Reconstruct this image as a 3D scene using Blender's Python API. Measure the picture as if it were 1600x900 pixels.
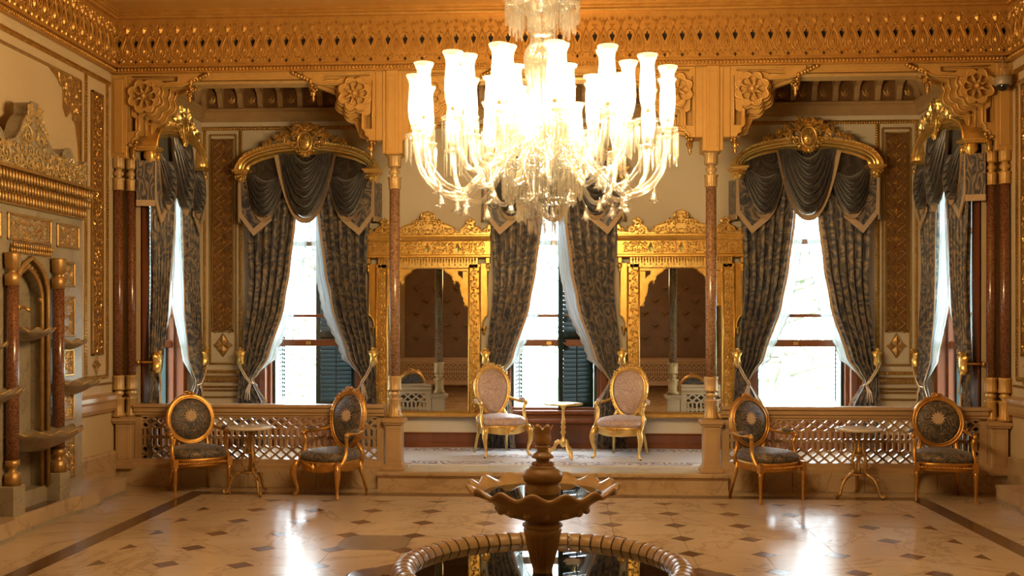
import bpy, bmesh, math, random
from mathutils import Vector, Matrix
from mathutils.geometry import tessellate_polygon

random.seed(7)
PI = math.pi
SC = bpy.context.scene
COL = SC.collection
for _o in list(bpy.data.objects):
    bpy.data.objects.remove(_o)

# ---------------------------------------------------------------- camera
cam_d = bpy.data.cameras.new('camera')
cam_d.sensor_width = 36.0
cam_d.lens = 36.0 * 1575.0 / 1600.0
cam_d.shift_y = 56.0 / 1600.0
cam_d.clip_start = 0.05
cam_d.clip_end = 300
cam = bpy.data.objects.new('camera', cam_d)
COL.objects.link(cam)
cam.location = (0.15, 0.0, 1.72)
cam.rotation_euler = (PI / 2, 0, math.radians(3.06))
SC.camera = cam

# ---------------------------------------------------------------- sky and exposure
world = bpy.data.worlds.new('overcast_sky')
SC.world = world
world.use_nodes = True
wn = world.node_tree
wn.nodes.clear()
wo = wn.nodes.new('ShaderNodeOutputWorld')
wb = wn.nodes.new('ShaderNodeBackground')
wb.inputs['Color'].default_value = (0.80, 0.92, 1.0, 1)
wb.inputs['Strength'].default_value = 8.5
wn.links.new(wb.outputs[0], wo.inputs[0])
vs = SC.view_settings
vs.view_transform = 'Standard'
vs.look = 'None'
vs.exposure = 1.5
vs.gamma = 1.0
vs.use_curve_mapping = False
SC.display_settings.display_device = 'sRGB'
SC.cycles.max_bounces = 10
SC.cycles.diffuse_bounces = 5
SC.cycles.glossy_bounces = 4
SC.cycles.transmission_bounces = 6
SC.cycles.transparent_max_bounces = 16
SC.cycles.caustics_reflective = False
SC.cycles.caustics_refractive = False
SC.cycles.sample_clamp_indirect = 8.0
SC.cycles.use_denoising = True

BULB_STRENGTH = 345.0
BULB_COLOR = (1.0, 0.71, 0.36)

# ---------------------------------------------------------------- mesh builder
class MB:
    def __init__(s):
        s.v = []; s.f = []; s.sm = []; s.uv = []
    def add(s, vs, fs, smooth=False, uv=None):
        n = len(s.v)
        s.v.extend([tuple(p) for p in vs])
        s.uv.extend(uv if uv else [(0.0, 0.0)] * len(vs))
        for f in fs:
            s.f.append(tuple(i + n for i in f)); s.sm.append(smooth)
        return s
    def merge(s, o, M=None):
        if M is None:
            s.add(o.v, [], False, o.uv)
        else:
            s.add([tuple(M @ Vector(p)) for p in o.v], [], False, o.uv)
        n = len(s.v) - len(o.v)
        for f, k in zip(o.f, o.sm):
            s.f.append(tuple(i + n for i in f)); s.sm.append(k)
        return s
    def mesh(s, name, mat):
        me = bpy.data.meshes.new(name)
        me.from_pydata(s.v, [], s.f)
        me.polygons.foreach_set('use_smooth', s.sm)
        if any(u != (0.0, 0.0) for u in s.uv):
            l = me.uv_layers.new(name='uv')
            buf = []
            for p in s.f:
                for i in p:
                    buf.extend(s.uv[i])
            l.data.foreach_set('uv', buf)
        me.materials.append(mat)
        me.validate()
        me.update()
        return me
    # shapes ------------------------------------------------
    def box(s, x0, y0, z0, x1, y1, z1):
        if x0 > x1: x0, x1 = x1, x0
        if y0 > y1: y0, y1 = y1, y0
        if z0 > z1: z0, z1 = z1, z0
        return s.add([(x0, y0, z0), (x1, y0, z0), (x1, y1, z0), (x0, y1, z0), (x0, y0, z1), (x1, y0, z1), (x1, y1, z1), (x0, y1, z1)],
                     [(0, 3, 2, 1), (4, 5, 6, 7), (0, 1, 5, 4), (1, 2, 6, 5), (2, 3, 7, 6), (3, 0, 4, 7)])
    def cbox(s, x0, y0, z0, x1, y1, z1, b=0.008):
        if x0 > x1: x0, x1 = x1, x0
        if y0 > y1: y0, y1 = y1, y0
        if z0 > z1: z0, z1 = z1, z0
        b = min(b, (x1 - x0) * .45, (y1 - y0) * .45, (z1 - z0) * .45)
        rings = []
        for z, i in ((z0, b), (z0 + b, 0), (z1 - b, 0), (z1, b)):
            rings.append([(x0 + i, y0 + i, z), (x1 - i, y0 + i, z), (x1 - i, y1 - i, z), (x0 + i, y1 - i, z)])
        # chamfer vertical edges as well
        vs = []
        for z, i in ((z0, b), (z0 + b, 0), (z1 - b, 0), (z1, b)):
            a0, a1, c0, c1 = x0 + i, x1 - i, y0 + i, y1 - i
            vs += [(a0 + b, c0, z), (a1 - b, c0, z), (a1, c0 + b, z), (a1, c1 - b, z), (a1 - b, c1, z), (a0 + b, c1, z), (a0, c1 - b, z), (a0, c0 + b, z)]
        fs = [tuple(range(7, -1, -1)), tuple(range(24, 32))]
        for r in range(3):
            for k in range(8):
                a = r * 8 + k; c = r * 8 + (k + 1) % 8
                fs.append((a, c, c + 8, a + 8))
        return s.add(vs, fs)
    def prism(s, poly, a0, a1, axis='y', smooth=False):
        """polygon (p,q) extruded along axis: y -> (p,a,q); x -> (a,p,q); z -> (p,q,a)"""
        n = len(poly)
        def P(p, a):
            return (p[0], a, p[1]) if axis == 'y' else ((a, p[0], p[1]) if axis == 'x' else (p[0], p[1], a))
        vs = [P(p, a0) for p in poly] + [P(p, a1) for p in poly]
        s.add(vs, [tuple(range(n)), tuple(range(2 * n - 1, n - 1, -1))])
        s.add(vs, [(i, (i + 1) % n, n + (i + 1) % n, n + i) for i in range(n)], smooth)
        return s
    def plate(s, outer, holes, y0, y1, back=True):
        """flat carved plate in the xz plane with real holes, front at y0 (towards -y), back at y1"""
        loops = [outer] + list(holes)
        flat = [p for l in loops for p in l]
        tris = tessellate_polygon([[Vector((p[0], p[1], 0)) for p in l] for l in loops])
        vs = [(p[0], y0, p[1]) for p in flat]
        s.add(vs, [tuple(t) for t in tris])
        if back:
            s.add([(p[0], y1, p[1]) for p in flat], [tuple(reversed(t)) for t in tris])
        for l in loops:
            n = len(l)
            s.add([(p[0], y0, p[1]) for p in l] + [(p[0], y1, p[1]) for p in l],
                  [(i, (i + 1) % n, n + (i + 1) % n, n + i) for i in range(n)])
        return s
    def lathe(s, prof, n=20, c=(0, 0, 0), smooth=True, lobes=None, sx=1, sy=1, caps=True):
        """prof: (r, z) list; lobes(a, r, z) -> (r, z) optional"""
        vs = []
        for r, z in prof:
            for k in range(n):
                a = 2 * PI * k / n
                rr, zz = lobes(a, r, z) if lobes else (r, z)
                vs.append((c[0] + rr * math.cos(a) * sx, c[1] + rr * math.sin(a) * sy, c[2] + zz))
        fs = []
        for i in range(len(prof) - 1):
            for k in range(n):
                a = i * n + k; b = i * n + (k + 1) % n
                fs.append((a, b, b + n, a + n))
        s.add(vs, fs, smooth)
        m = len(prof) - 1
        if not caps: return s
        if prof[0][0] > 1e-4: s.f.append(tuple(len(s.v) - len(vs) + k for k in reversed(range(n)))); s.sm.append(False)
        if prof[m][0] > 1e-4: s.f.append(tuple(len(s.v) - n + k for k in range(n))); s.sm.append(False)
        return s
    def tube(s, pts, rad, n=6, cap=True, flat=None):
        """tube along a polyline; rad number or list"""
        pts = [Vector(p) for p in pts]
        m = len(pts)
        if not hasattr(rad, '__len__'): rad = [rad] * m
        t0 = (pts[1] - pts[0]).normalized()
        up = Vector((0, 0, 1)) if abs(t0.z) < .9 else Vector((1, 0, 0))
        nrm = t0.cross(up).normalized()
        vs = []
        for i in range(m):
            t = (pts[min(i + 1, m - 1)] - pts[max(i - 1, 0)])
            if t.length < 1e-9: t = t0
            t = t.normalized()
            nrm = (nrm - t * nrm.dot(t))
            if nrm.length < 1e-6: nrm = t.orthogonal()
            nrm.normalize()
            bn = t.cross(nrm)
            for k in range(n):
                a = 2 * PI * k / n
                vs.append(tuple(pts[i] + (nrm * math.cos(a) + bn * math.sin(a)) * rad[i]))
        fs = []
        for i in range(m - 1):
            for k in range(n):
                a = i * n + k; b = i * n + (k + 1) % n
                fs.append((a, b, b + n, a + n))
        if cap:
            fs.append(tuple(reversed(range(n)))); fs.append(tuple((m - 1) * n + k for k in range(n)))
        return s.add(vs, fs, True)
    def ball(s, c, r, n=8, m=5, sx=1, sy=1, sz=1):
        prof = [(r * math.sin(PI * i / m), -r * math.cos(PI * i / m) * sz) for i in range(m + 1)]
        prof[0] = (0.0005, prof[0][1]); prof[-1] = (0.0005, prof[-1][1])
        return s.lathe(prof, n, c, True, None, sx, sy)
    def grid(s, fn, nu, nv, uvfn=None, smooth=True):
        vs = []; uv = []
        for j in range(nv + 1):
            for i in range(nu + 1):
                u, v = i / nu, j / nv
                vs.append(fn(u, v))
                uv.append(uvfn(u, v) if uvfn else (u, v))
        w = nu + 1
        fs = [(j * w + i, j * w + i + 1, (j + 1) * w + i + 1, (j + 1) * w + i) for j in range(nv) for i in range(nu)]
        return s.add(vs, fs, smooth, uv)
    def spiral(s, cx, cz, y, r, turns=1.4, sg=1, a0=0.0, th=0.012, n=16, k=4, tail=0.0):
        pts = []; rad = []
        for i in range(n):
            t = i / (n - 1)
            a = a0 + sg * t * turns * 2 * PI
            rr = r * (1 - t) ** 0.8 + r * .06
            pts.append((cx + rr * math.cos(a), y - th * .4 * t, cz + rr * math.sin(a)))
            rad.append(th * (1.0 - .45 * t) if i else th * .5)
        s.tube(pts, rad, k)
        s.ball((cx, y - th * .5, cz), th * 1.1, 5, 3)
        return s
    def leaf(s, cx, cz, y, a, l, w, h=0.02):
        ca, sa = math.cos(a), math.sin(a)
        def P(u, v, d): return (cx + u * ca - v * sa, y - d, cz + u * sa + v * ca)
        return s.add([P(0, 0, h * .3), P(l * .45, w, 0), P(l * .45, -w, 0), P(l, 0, h * .4), P(l * .5, 0, h)],
                     [(0, 4, 1), (0, 2, 4), (1, 4, 3), (4, 2, 3)])

def in_poly(p, poly):
    x, z = p; c = False; j = len(poly) - 1
    for i in range(len(poly)):
        xi, zi = poly[i]; xj, zj = poly[j]
        if (zi > z) != (zj > z) and x < (xj - xi) * (z - zi) / (zj - zi + 1e-12) + xi: c = not c
        j = i
    return c

def carve(mb, poly, y, size, th, seed=1, sym=True, leaves=1.0):
    """fill an outline with raised scrolls and leaves, mirrored about x = 0 when sym"""
    rnd = random.Random(seed)
    xs = [p[0] for p in poly]; zs = [p[1] for p in poly]
    x0, x1 = (0.0, max(xs)) if sym else (min(xs), max(xs))
    z0, z1 = min(zs), max(zs)
    nx = max(1, int(round((x1 - x0) / (size * 2.0)))); nz = max(1, int(round((z1 - z0) / (size * 2.0))))
    dx, dz = (x1 - x0) / nx, (z1 - z0) / nz
    for j in range(nz):
        for i in range(nx):
            cx = x0 + (i + .5) * dx + rnd.uniform(-.12, .12) * dx
            cz = z0 + (j + .5) * dz + rnd.uniform(-.12, .12) * dz
            sg = 1 if (i + j) % 2 else -1
            a0 = rnd.uniform(0, 2 * PI)
            lv = [(rnd.uniform(0, 2 * PI), rnd.uniform(.8, 1.25)) for _ in range(int(5 * leaves))]
            for m in ((1, -1) if sym else (1,)):
                if not in_poly((cx * m, cz), poly): continue
                r = size * .85
                if not all(in_poly((cx * m + r * .8 * math.cos(q), cz + r * .8 * math.sin(q)), poly) for q in (0, 1.57, 3.14, 4.71)): r *= .6
                mb.spiral(cx * m, cz, y, r, 1.35, sg * m, a0 if m == 1 else PI - a0, th)
                for la, ll in lv:
                    q = la if m == 1 else PI - la
                    mb.leaf(cx * m + r * .9 * math.cos(q), cz + r * .9 * math.sin(q), y, q + sg * m * .7, size * .62 * ll, size * .2, th * 1.6)
    return mb

def obj(name, me, parent=None, kind=None, label=None, loc=None, rz=None, M=None):
    o = bpy.data.objects.new(name, me)
    COL.objects.link(o)
    if parent is not None: o.parent = parent
    if loc is not None: o.location = loc
    if rz is not None: o.rotation_euler = (0, 0, rz)
    if M is not None: o.matrix_local = M
    if kind: o['kind'] = kind
    if label: o['label'] = label
    return o

def part(parent, name, mb, mat, kind=None, label=None, **kw):
    return obj(name, mb.mesh(name, mat) if isinstance(mb, MB) else mb, parent, kind, label, **kw)

def thing(name, label, cat, loc=(0, 0, 0), rz=0.0, group=None, mb=None, mat=None):
    o = bpy.data.objects.new(name, mb.mesh(name, mat) if mb else None)
    COL.objects.link(o)
    o.location = loc
    o.rotation_euler = (0, 0, rz)
    o['label'] = label
    o['category'] = cat
    if group: o['group'] = group
    if not mb: o.empty_display_size = .1
    return o

def struct(name, mb=None, mat=None, loc=(0, 0, 0), rz=0.0, label=None):
    o = bpy.data.objects.new(name, mb.mesh(name, mat) if mb else None)
    COL.objects.link(o)
    o.location = loc
    o.rotation_euler = (0, 0, rz)
    o['kind'] = 'structure'
    if label: o['label'] = label
    return o

def dup(root, loc, rz=0.0, label=None, group=None):
    r = root.copy(); COL.objects.link(r)
    r.location = loc; r.rotation_euler = (0, 0, rz)
    if label: r['label'] = label
    if group: r['group'] = group
    for ch in list(root.children):
        c = ch.copy(); COL.objects.link(c); c.parent = r
        for g in list(ch.children):
            d = g.copy(); COL.objects.link(d); d.parent = c
    return r

def lerp(a, b, t): return a + (b - a) * t
def interp(tab, z):
    """piecewise linear table [(z, v)...] in rising z"""
    if z <= tab[0][0]: return tab[0][1]
    for (a, va), (b, vb) in zip(tab, tab[1:]):
        if z <= b: return lerp(va, vb, (z - a) / (b - a))
    return tab[-1][1]
def smooth_tab(tab, z):
    if z <= tab[0][0]: return tab[0][1]
    for (a, va), (b, vb) in zip(tab, tab[1:]):
        if z <= b:
            t = (z - a) / (b - a)
            return lerp(va, vb, t * t * (3 - 2 * t) * .5 + t * .5)
    return tab[-1][1]

# ---------------------------------------------------------------- materials
def new_mat(name):
    m = bpy.data.materials.new(name)
    m.use_nodes = True
    nt = m.node_tree
    return m, nt, nt.nodes['Principled BSDF'], nt.nodes['Material Output']
def N(nt, t, **kw):
    n = nt.nodes.new(t)
    for k, v in kw.items(): setattr(n, k, v)
    return n
def ramp(nt, fac, stops, interp='LINEAR'):
    r = nt.nodes.new('ShaderNodeValToRGB')
    r.color_ramp.interpolation = interp
    el = r.color_ramp.elements
    while len(el) < len(stops): el.new(0.5)
    for e, (p, c) in zip(el, stops):
        e.position = p; e.color = (c[0], c[1], c[2], 1)
    nt.links.new(fac, r.inputs[0])
    return r.outputs[0]
def coords(nt, kind='Object', scale=(1, 1, 1)):
    tc = nt.nodes.new('ShaderNodeTexCoord')
    mp = nt.nodes.new('ShaderNodeMapping')
    mp.inputs['Scale'].default_value = scale
    nt.links.new(tc.outputs[kind], mp.inputs[0])
    return mp.outputs[0]
def noise(nt, vec, scale, detail=4, rough=.55, dist=0.0):
    n = nt.nodes.new('ShaderNodeTexNoise')
    n.inputs['Scale'].default_value = scale
    n.inputs['Detail'].default_value = detail
    n.inputs['Roughness'].default_value = rough
    n.inputs['Distortion'].default_value = dist
    nt.links.new(vec, n.inputs['Vector'])
    return n.outputs[0]
def bump(nt, p, h, strength=.3, dist=.01):
    b = nt.nodes.new('ShaderNodeBump')
    b.inputs['Strength'].default_value = strength
    b.inputs['Distance'].default_value = dist
    nt.links.new(h, b.inputs['Height'])
    nt.links.new(b.outputs[0], p.inputs['Normal'])
def surf(name, c1, c2=None, rough=.5, metal=0.0, nscale=8, bscale=None, bstr=.25, bdist=.006, coat=0, stretch=(1, 1, 1), spec=.5, dist=0.0):
    m, nt, p, o = new_mat(name)
    p.inputs['Roughness'].default_value = rough
    p.inputs['Metallic'].default_value = metal
    p.inputs['Coat Weight'].default_value = coat
    p.inputs['Coat Roughness'].default_value = .08
    p.inputs['Specular IOR Level'].default_value = spec
    p.inputs['Base Color'].default_value = (*c1, 1)
    v = coords(nt, 'Object', stretch)
    if c2:
        f = noise(nt, v, nscale, 5, .6, dist)
        nt.links.new(ramp(nt, f, [(.3, c1), (.7, c2)]), p.inputs['Base Color'])
    if bscale:
        bump(nt, p, noise(nt, v, bscale, 3), bstr, bdist)
    return m

M = {}
M['gold'] = surf('gold_leaf', (.84, .53, .14), (.68, .38, .08), .32, .78, 14, 60, .3, .004)
M['pale_gold'] = surf('pale_gold_leaf', (.88, .62, .22), (.74, .47, .13), .30, .78, 14, 60, .25, .004)
M['old_gold'] = surf('worn_gilding', (.50, .31, .11), (.36, .20, .06), .42, .6, 14, 45, .35, .005)
M['gilt_wood'] = surf('gilded_ochre_wood', (.60, .355, .105), (.52, .29, .075), .42, .25, 3, 90, .12, .003)
M['frieze'] = surf('gilded_frieze', (.58, .32, .08), (.46, .235, .05), .36, .5, 9, 70, .2, .004)
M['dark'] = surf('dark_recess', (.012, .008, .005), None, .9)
M['plaster'] = surf('cream_plaster', (.58, .45, .27), (.54, .41, .24), .6, 0, 2, 30, .05, .003)
M['bay_plaster'] = surf('daylit_bay_plaster', (.70, .60, .44), (.67, .57, .41), .6, 0, 2, 30, .05, .003)  # colour raised to stand in for daylight bounced onto the bay walls
M['wood'] = surf('mahogany', (.22, .068, .022), (.14, .040, .013), .32, 0, 5, 40, .1, .002, .2, (1, 1, .15))
M['brown_wood'] = surf('brown_ceiling_wood', (.24, .115, .04), (.17, .08, .026), .45, .1, 5, 40, .15, .003)
M['tan_wood'] = surf('tan_painted_wood', (.46, .30, .14), (.38, .24, .11), .42, 0, 6, 40, .12, .003)
M['rail_wood'] = surf('honey_stone_balustrade', (.50, .33, .17), (.43, .27, .13), .38, 0, 4, 50, .08, .002, .15)
M['shutter'] = surf('dark_green_paint', (.011, .028, .026), (.008, .022, .020), .4, 0, 6)
M['fringe'] = surf('beige_braid_trim', (.58, .42, .27), (.49, .34, .20), .8, 0, 40, 120, .3, .003)
M['steel'] = surf('grey_plastic', (.30, .24, .17), None, .4)
M['black_glass'] = surf('black_dome', (.01, .01, .01), None, .08)
M['hoof'] = surf('dark_caster', (.03, .018, .01), None, .4)

def marble(name, base, dark, vein, rough=.18, scale=2.0, coat=.3, vw=.12, spec=.5):
    m, nt, p, o = new_mat(name)
    g = nt.nodes.new('ShaderNodeNewGeometry')
    v = g.outputs['Position']
    f = noise(nt, v, scale, 6, .6, .6)
    c = ramp(nt, f, [(.3, dark), (.62, base)])
    w = noise(nt, v, scale * .7, 8, .62, 1.6)
    sb = N(nt, 'ShaderNodeMath', operation='SUBTRACT'); sb.inputs[1].default_value = .5
    nt.links.new(w, sb.inputs[0])
    ab = N(nt, 'ShaderNodeMath', operation='ABSOLUTE'); nt.links.new(sb.outputs[0], ab.inputs[0])
    vf = ramp(nt, ab.outputs[0], [(0.0, (1, 1, 1)), (.022, (0, 0, 0))])
    mx = N(nt, 'ShaderNodeMix', data_type='RGBA')
    sc = N(nt, 'ShaderNodeMath', operation='MULTIPLY'); sc.inputs[1].default_value = vw * 4
    nt.links.new(vf, sc.inputs[0]); nt.links.new(sc.outputs[0], mx.inputs[0])
    nt.links.new(c, mx.inputs[6]); mx.inputs[7].default_value = (*vein, 1)
    nt.links.new(mx.outputs[2], p.inputs['Base Color'])
    p.inputs['Roughness'].default_value = rough
    p.inputs['Coat Weight'].default_value = coat
    p.inputs['Coat Roughness'].default_value = .12
    p.inputs['Specular IOR Level'].default_value = spec
    return m
M['floor_marble'] = marble('cream_floor_marble', (.54, .40, .25), (.45, .32, .19), (.24, .14, .07), .20, 1.1, .03, .13, .26)
M['diamond'] = marble('brown_inlay_marble', (.17, .095, .05), (.12, .065, .035), (.2, .12, .07), .22, 3, .3, .05)
M['stripe'] = marble('dark_brown_border_marble', (.13, .065, .030), (.09, .043, .02), (.17, .10, .05), .22, 2, .3, .05)
M['step'] = marble('honey_step_marble', (.50, .36, .21), (.40, .27, .15), (.20, .12, .06), .3, 1.6, .15, .12)
M['grey_marble'] = marble('grey_beige_marble', (.36, .30, .205), (.27, .22, .15), (.14, .11, .075), .32, 2.4, .1, .13)
M['fount_stone'] = marble('tan_fountain_stone', (.42, .275, .125), (.33, .205, .09), (.2, .10, .04), .34, 3, .12, .06)
M['white_marble'] = marble('white_marble_table', (.70, .62, .48), (.6, .52, .4), (.4, .33, .25), .2, 4, .2, .1)

def porphyry(name='red_porphyry', cols=((.10, .034, .018), (.18, .075, .036), (.32, .19, .11))):
    m, nt, p, o = new_mat(name)
    v = coords(nt, 'Object')
    vo = N(nt, 'ShaderNodeTexVoronoi'); vo.inputs['Scale'].default_value = 85
    nt.links.new(v, vo.inputs['Vector'])
    f = noise(nt, v, 26, 5, .7, .5)
    ad = N(nt, 'ShaderNodeMath', operation='ADD'); nt.links.new(vo.outputs['Distance'], ad.inputs[0]); nt.links.new(f, ad.inputs[1])
    nt.links.new(ramp(nt, ad.outputs[0], [(.55, cols[0]), (.9, cols[1]), (1.2, cols[2])]), p.inputs['Base Color'])
    p.inputs['Roughness'].default_value = .22
    p.inputs['Coat Weight'].default_value = .3
    return m
M['porphyry'] = porphyry()
M['dark_porphyry'] = porphyry('dark_red_porphyry', ((.07, .018, .009), (.12, .036, .016), (.20, .085, .04)))

def brocade(name, cols, scale=3.4, uv=True, rough=.55, sheen=.3, freq=13):
    """woven scrolls: rings around scattered centres, bent by noise"""
    m, nt, p, o = new_mat(name)
    v = coords(nt, 'UV' if uv else 'Object', (1, 1, 1))
    wn_ = N(nt, 'ShaderNodeTexNoise'); wn_.inputs['Scale'].default_value = scale * .9; wn_.inputs['Detail'].default_value = 2
    nt.links.new(v, wn_.inputs['Vector'])
    mx = N(nt, 'ShaderNodeMix', data_type='RGBA', blend_type='LINEAR_LIGHT'); mx.inputs[0].default_value = .16
    nt.links.new(v, mx.inputs[6]); nt.links.new(wn_.outputs['Color'], mx.inputs[7])
    vo = N(nt, 'ShaderNodeTexVoronoi'); vo.inputs['Scale'].default_value = scale
    vo.inputs['Randomness'].default_value = .75
    nt.links.new(mx.outputs[2], vo.inputs['Vector'])
    # spiral phase round every cell centre: angle + radius
    df = N(nt, 'ShaderNodeVectorMath', operation='SUBTRACT')
    nt.links.new(mx.outputs[2], df.inputs[0]); nt.links.new(vo.outputs['Position'], df.inputs[1])
    sp = N(nt, 'ShaderNodeSeparateXYZ'); nt.links.new(df.outputs[0], sp.inputs[0])
    at = N(nt, 'ShaderNodeMath', operation='ARCTAN2')
    nt.links.new(sp.outputs[1 if uv else 2], at.inputs[0]); nt.links.new(sp.outputs[0], at.inputs[1])
    mu = N(nt, 'ShaderNodeMath', operation='MULTIPLY_ADD'); mu.inputs[1].default_value = freq
    nt.links.new(vo.outputs['Distance'], mu.inputs[0]); nt.links.new(at.outputs[0], mu.inputs[2])
    sn = N(nt, 'ShaderNodeMath', operation='SINE'); nt.links.new(mu.outputs[0], sn.inputs[0])
    f2 = noise(nt, v, scale * 5, 4, .6)
    ad = N(nt, 'ShaderNodeMath', operation='MULTIPLY_ADD'); ad.inputs[1].default_value = .42; ad.inputs[2].default_value = .36
    nt.links.new(sn.outputs[0], ad.inputs[0])
    a2 = N(nt, 'ShaderNodeMath', operation='MULTIPLY_ADD'); a2.inputs[1].default_value = .28
    nt.links.new(f2, a2.inputs[0]); nt.links.new(ad.outputs[0], a2.inputs[2])
    n = len(cols)
    nt.links.new(ramp(nt, a2.outputs[0], [(.12 + .76 * i / (n - 1), c) for i, c in enumerate(cols)], 'EASE'), p.inputs['Base Color'])
    p.inputs['Roughness'].default_value = rough
    p.inputs['Sheen Weight'].default_value = sheen
    bump(nt, p, a2.outputs[0], .25, .004)
    return m
M['drape'] = brocade('grey_gold_brocade', [(.040, .041, .056), (.115, .105, .108), (.075, .070, .076), (.25, .175, .10), (.095, .088, .092), (.30, .22, .14)], 3.9, True, .5, .3, 20)
M['swag'] = brocade('dark_grey_brocade', [(.022, .021, .025), (.046, .040, .040), (.085, .063, .045), (.035, .032, .034)], 3.9, True, .30, .5, 18)
M['chair_cloth'] = brocade('olive_gold_upholstery', [(.030, .025, .022), (.080, .062, .044), (.045, .037, .031), (.27, .165, .07), (.06, .05, .04)], 6.5, False, .55, .2, 17)
M['pink_cloth'] = brocade('pink_damask_upholstery', [(.44, .30, .26), (.52, .38, .33), (.60, .46, .40), (.48, .34, .29)], 6, False, .42, .3, 16)

def sheer():
    m, nt, p, o = new_mat('white_sheer')
    nt.nodes.remove(p)
    d = N(nt, 'ShaderNodeBsdfDiffuse'); d.inputs[0].default_value = (.80, .80, .78, 1)
    t = N(nt, 'ShaderNodeBsdfTranslucent'); t.inputs[0].default_value = (.34, .38, .41, 1)
    a = N(nt, 'ShaderNodeMixShader'); a.inputs[0].default_value = .55
    nt.links.new(d.outputs[0], a.inputs[1]); nt.links.new(t.outputs[0], a.inputs[2])
    tr = N(nt, 'ShaderNodeBsdfTransparent')
    b = N(nt, 'ShaderNodeMixShader'); b.inputs[0].default_value = .86
    nt.links.new(tr.outputs[0], b.inputs[1]); nt.links.new(a.outputs[0], b.inputs[2])
    nt.links.new(b.outputs[0], o.inputs[0])
    return m
M['sheer'] = sheer()

def clear(name, tint, body, gloss, rough=.02):
    """thin clear glass: transparent body with a sheen and a little milky scatter"""
    m, nt, p, o = new_mat(name)
    nt.nodes.remove(p)
    tr = N(nt, 'ShaderNodeBsdfTransparent'); tr.inputs[0].default_value = (*tint, 1)
    g = N(nt, 'ShaderNodeBsdfGlossy'); g.inputs['Roughness'].default_value = rough
    lw = N(nt, 'ShaderNodeLayerWeight'); lw.inputs[0].default_value = .35
    mu = N(nt, 'ShaderNodeMath', operation='MULTIPLY_ADD'); mu.inputs[1].default_value = gloss * 1.6; mu.inputs[2].default_value = gloss * .5
    nt.links.new(lw.outputs['Facing'], mu.inputs[0])
    a = N(nt, 'ShaderNodeMixShader')
    nt.links.new(mu.outputs[0], a.inputs[0]); nt.links.new(tr.outputs[0], a.inputs[1]); nt.links.new(g.outputs[0], a.inputs[2])
    last = a
    if body > 0:
        d = N(nt, 'ShaderNodeBsdfDiffuse'); d.inputs[0].default_value = (.9, .88, .84, 1)
        t = N(nt, 'ShaderNodeBsdfTranslucent'); t.inputs[0].default_value = (.92, .9, .86, 1)
        c = N(nt, 'ShaderNodeMixShader'); c.inputs[0].default_value = .5
        nt.links.new(d.outputs[0], c.inputs[1]); nt.links.new(t.outputs[0], c.inputs[2])
        b = N(nt, 'ShaderNodeMixShader'); b.inputs[0].default_value = body
        nt.links.new(a.outputs[0], b.inputs[1]); nt.links.new(c.outputs[0], b.inputs[2])
        last = b
    nt.links.new(last.outputs[0], o.inputs[0])
    return m
M['pane'] = clear('window_glass', (.97, .99, .98), 0, .06)
M['crystal'] = clear('cut_crystal', (.97, .97, .95), .035, .36, .05)
M['lamp_glass'] = clear('etched_lamp_glass', (1, .98, .95), .22, .10, .1)

def bulb():
    m, nt, p, o = new_mat('lit_bulb')
    nt.nodes.remove(p)
    e = N(nt, 'ShaderNodeEmission')
    e.inputs[0].default_value = (*BULB_COLOR, 1); e.inputs[1].default_value = BULB_STRENGTH
    nt.links.new(e.outputs[0], o.inputs[0])
    return m
M['bulb'] = bulb()

def mirror_mat():
    m, nt, p, o = new_mat('old_mirror')
    p.inputs['Base Color'].default_value = (.74, .71, .63, 1)
    p.inputs['Metallic'].default_value = 1; p.inputs['Roughness'].default_value = .015
    return m
M['mirror'] = mirror_mat()
def water():
    m, nt, p, o = new_mat('dark_pool_water')
    p.inputs['Base Color'].default_value = (.018, .013, .008, 1)
    p.inputs['Roughness'].default_value = .012; p.inputs['IOR'].default_value = 1.45
    return m
M['water'] = water()
# ================================================================ STRUCTURE
HW = 4.64            # half width of the hall
BW = 4.42            # half width of the bay behind the arcade
YS = 10.42           # front of the arcade
YB = 12.45           # back wall of the bay
PZ = 0.19            # bay floor height
WX = (-3.03, 0.0, 3.03)
WO, WZ0, WZ1 = 0.66, 0.62, 3.55

M['dull_gold'] = surf('aged_gold_leaf', (.56, .34, .10), (.40, .22, .05), .36, .8, 14, 60, .3, .004)
# floor: bed, octagonal slabs, diamonds, border strips
fb = MB(); fb.box(-HW, -2.9, -.06, HW, 10.6, -.012)
floor = struct('floor', fb, M['dark'], label='pale marble hall floor with brown diamond inlays and dark border')
PX, PY, DG = 3.25 / 6, .532, .10
Y0 = 9.73
g = .0018
def oct_tile(cx0=0, cx1=0):
    a, b = PX / 2 - g, PY / 2 - g
    c = DG
    return [(-a + c, -b), (a - c, -b), (a, -b + c), (a, b - c), (a - c, b), (-a + c, b), (-a, b - c), (-a, -b + c)]
tm = MB(); tm.prism(oct_tile(), -.02, 0, 'z'); tile_me = tm.mesh('marble_tile', M['floor_marble'])
tm = MB(); tm.prism(oct_tile(), -.02, 0, 'z'); grey_me = tm.mesh('marble_tile', marble('dull_grey_floor_marble', (.26, .19, .12), (.20, .145, .09), (.14, .10, .06), .24, 1.4, .1, .1))
d = DG - g * 1.4
dm = MB(); dm.prism([(-d, 0), (0, -d), (d, 0), (0, d)], -.02, .0002, 'z'); dia_me = dm.mesh('diamond_inlay', M['diamond'])
def tri_me(pts):
    t = MB(); t.prism(pts, -.02, .0002, 'z'); return t.mesh('diamond_inlay', M['diamond'])
triL = tri_me([(g, -d), (d, 0), (g, d)]); triR = tri_me([(-g, d), (-d, 0), (-g, -d)]); triB = tri_me([(-d, -g), (0, -d), (d, -g)])
NR = 9
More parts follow.
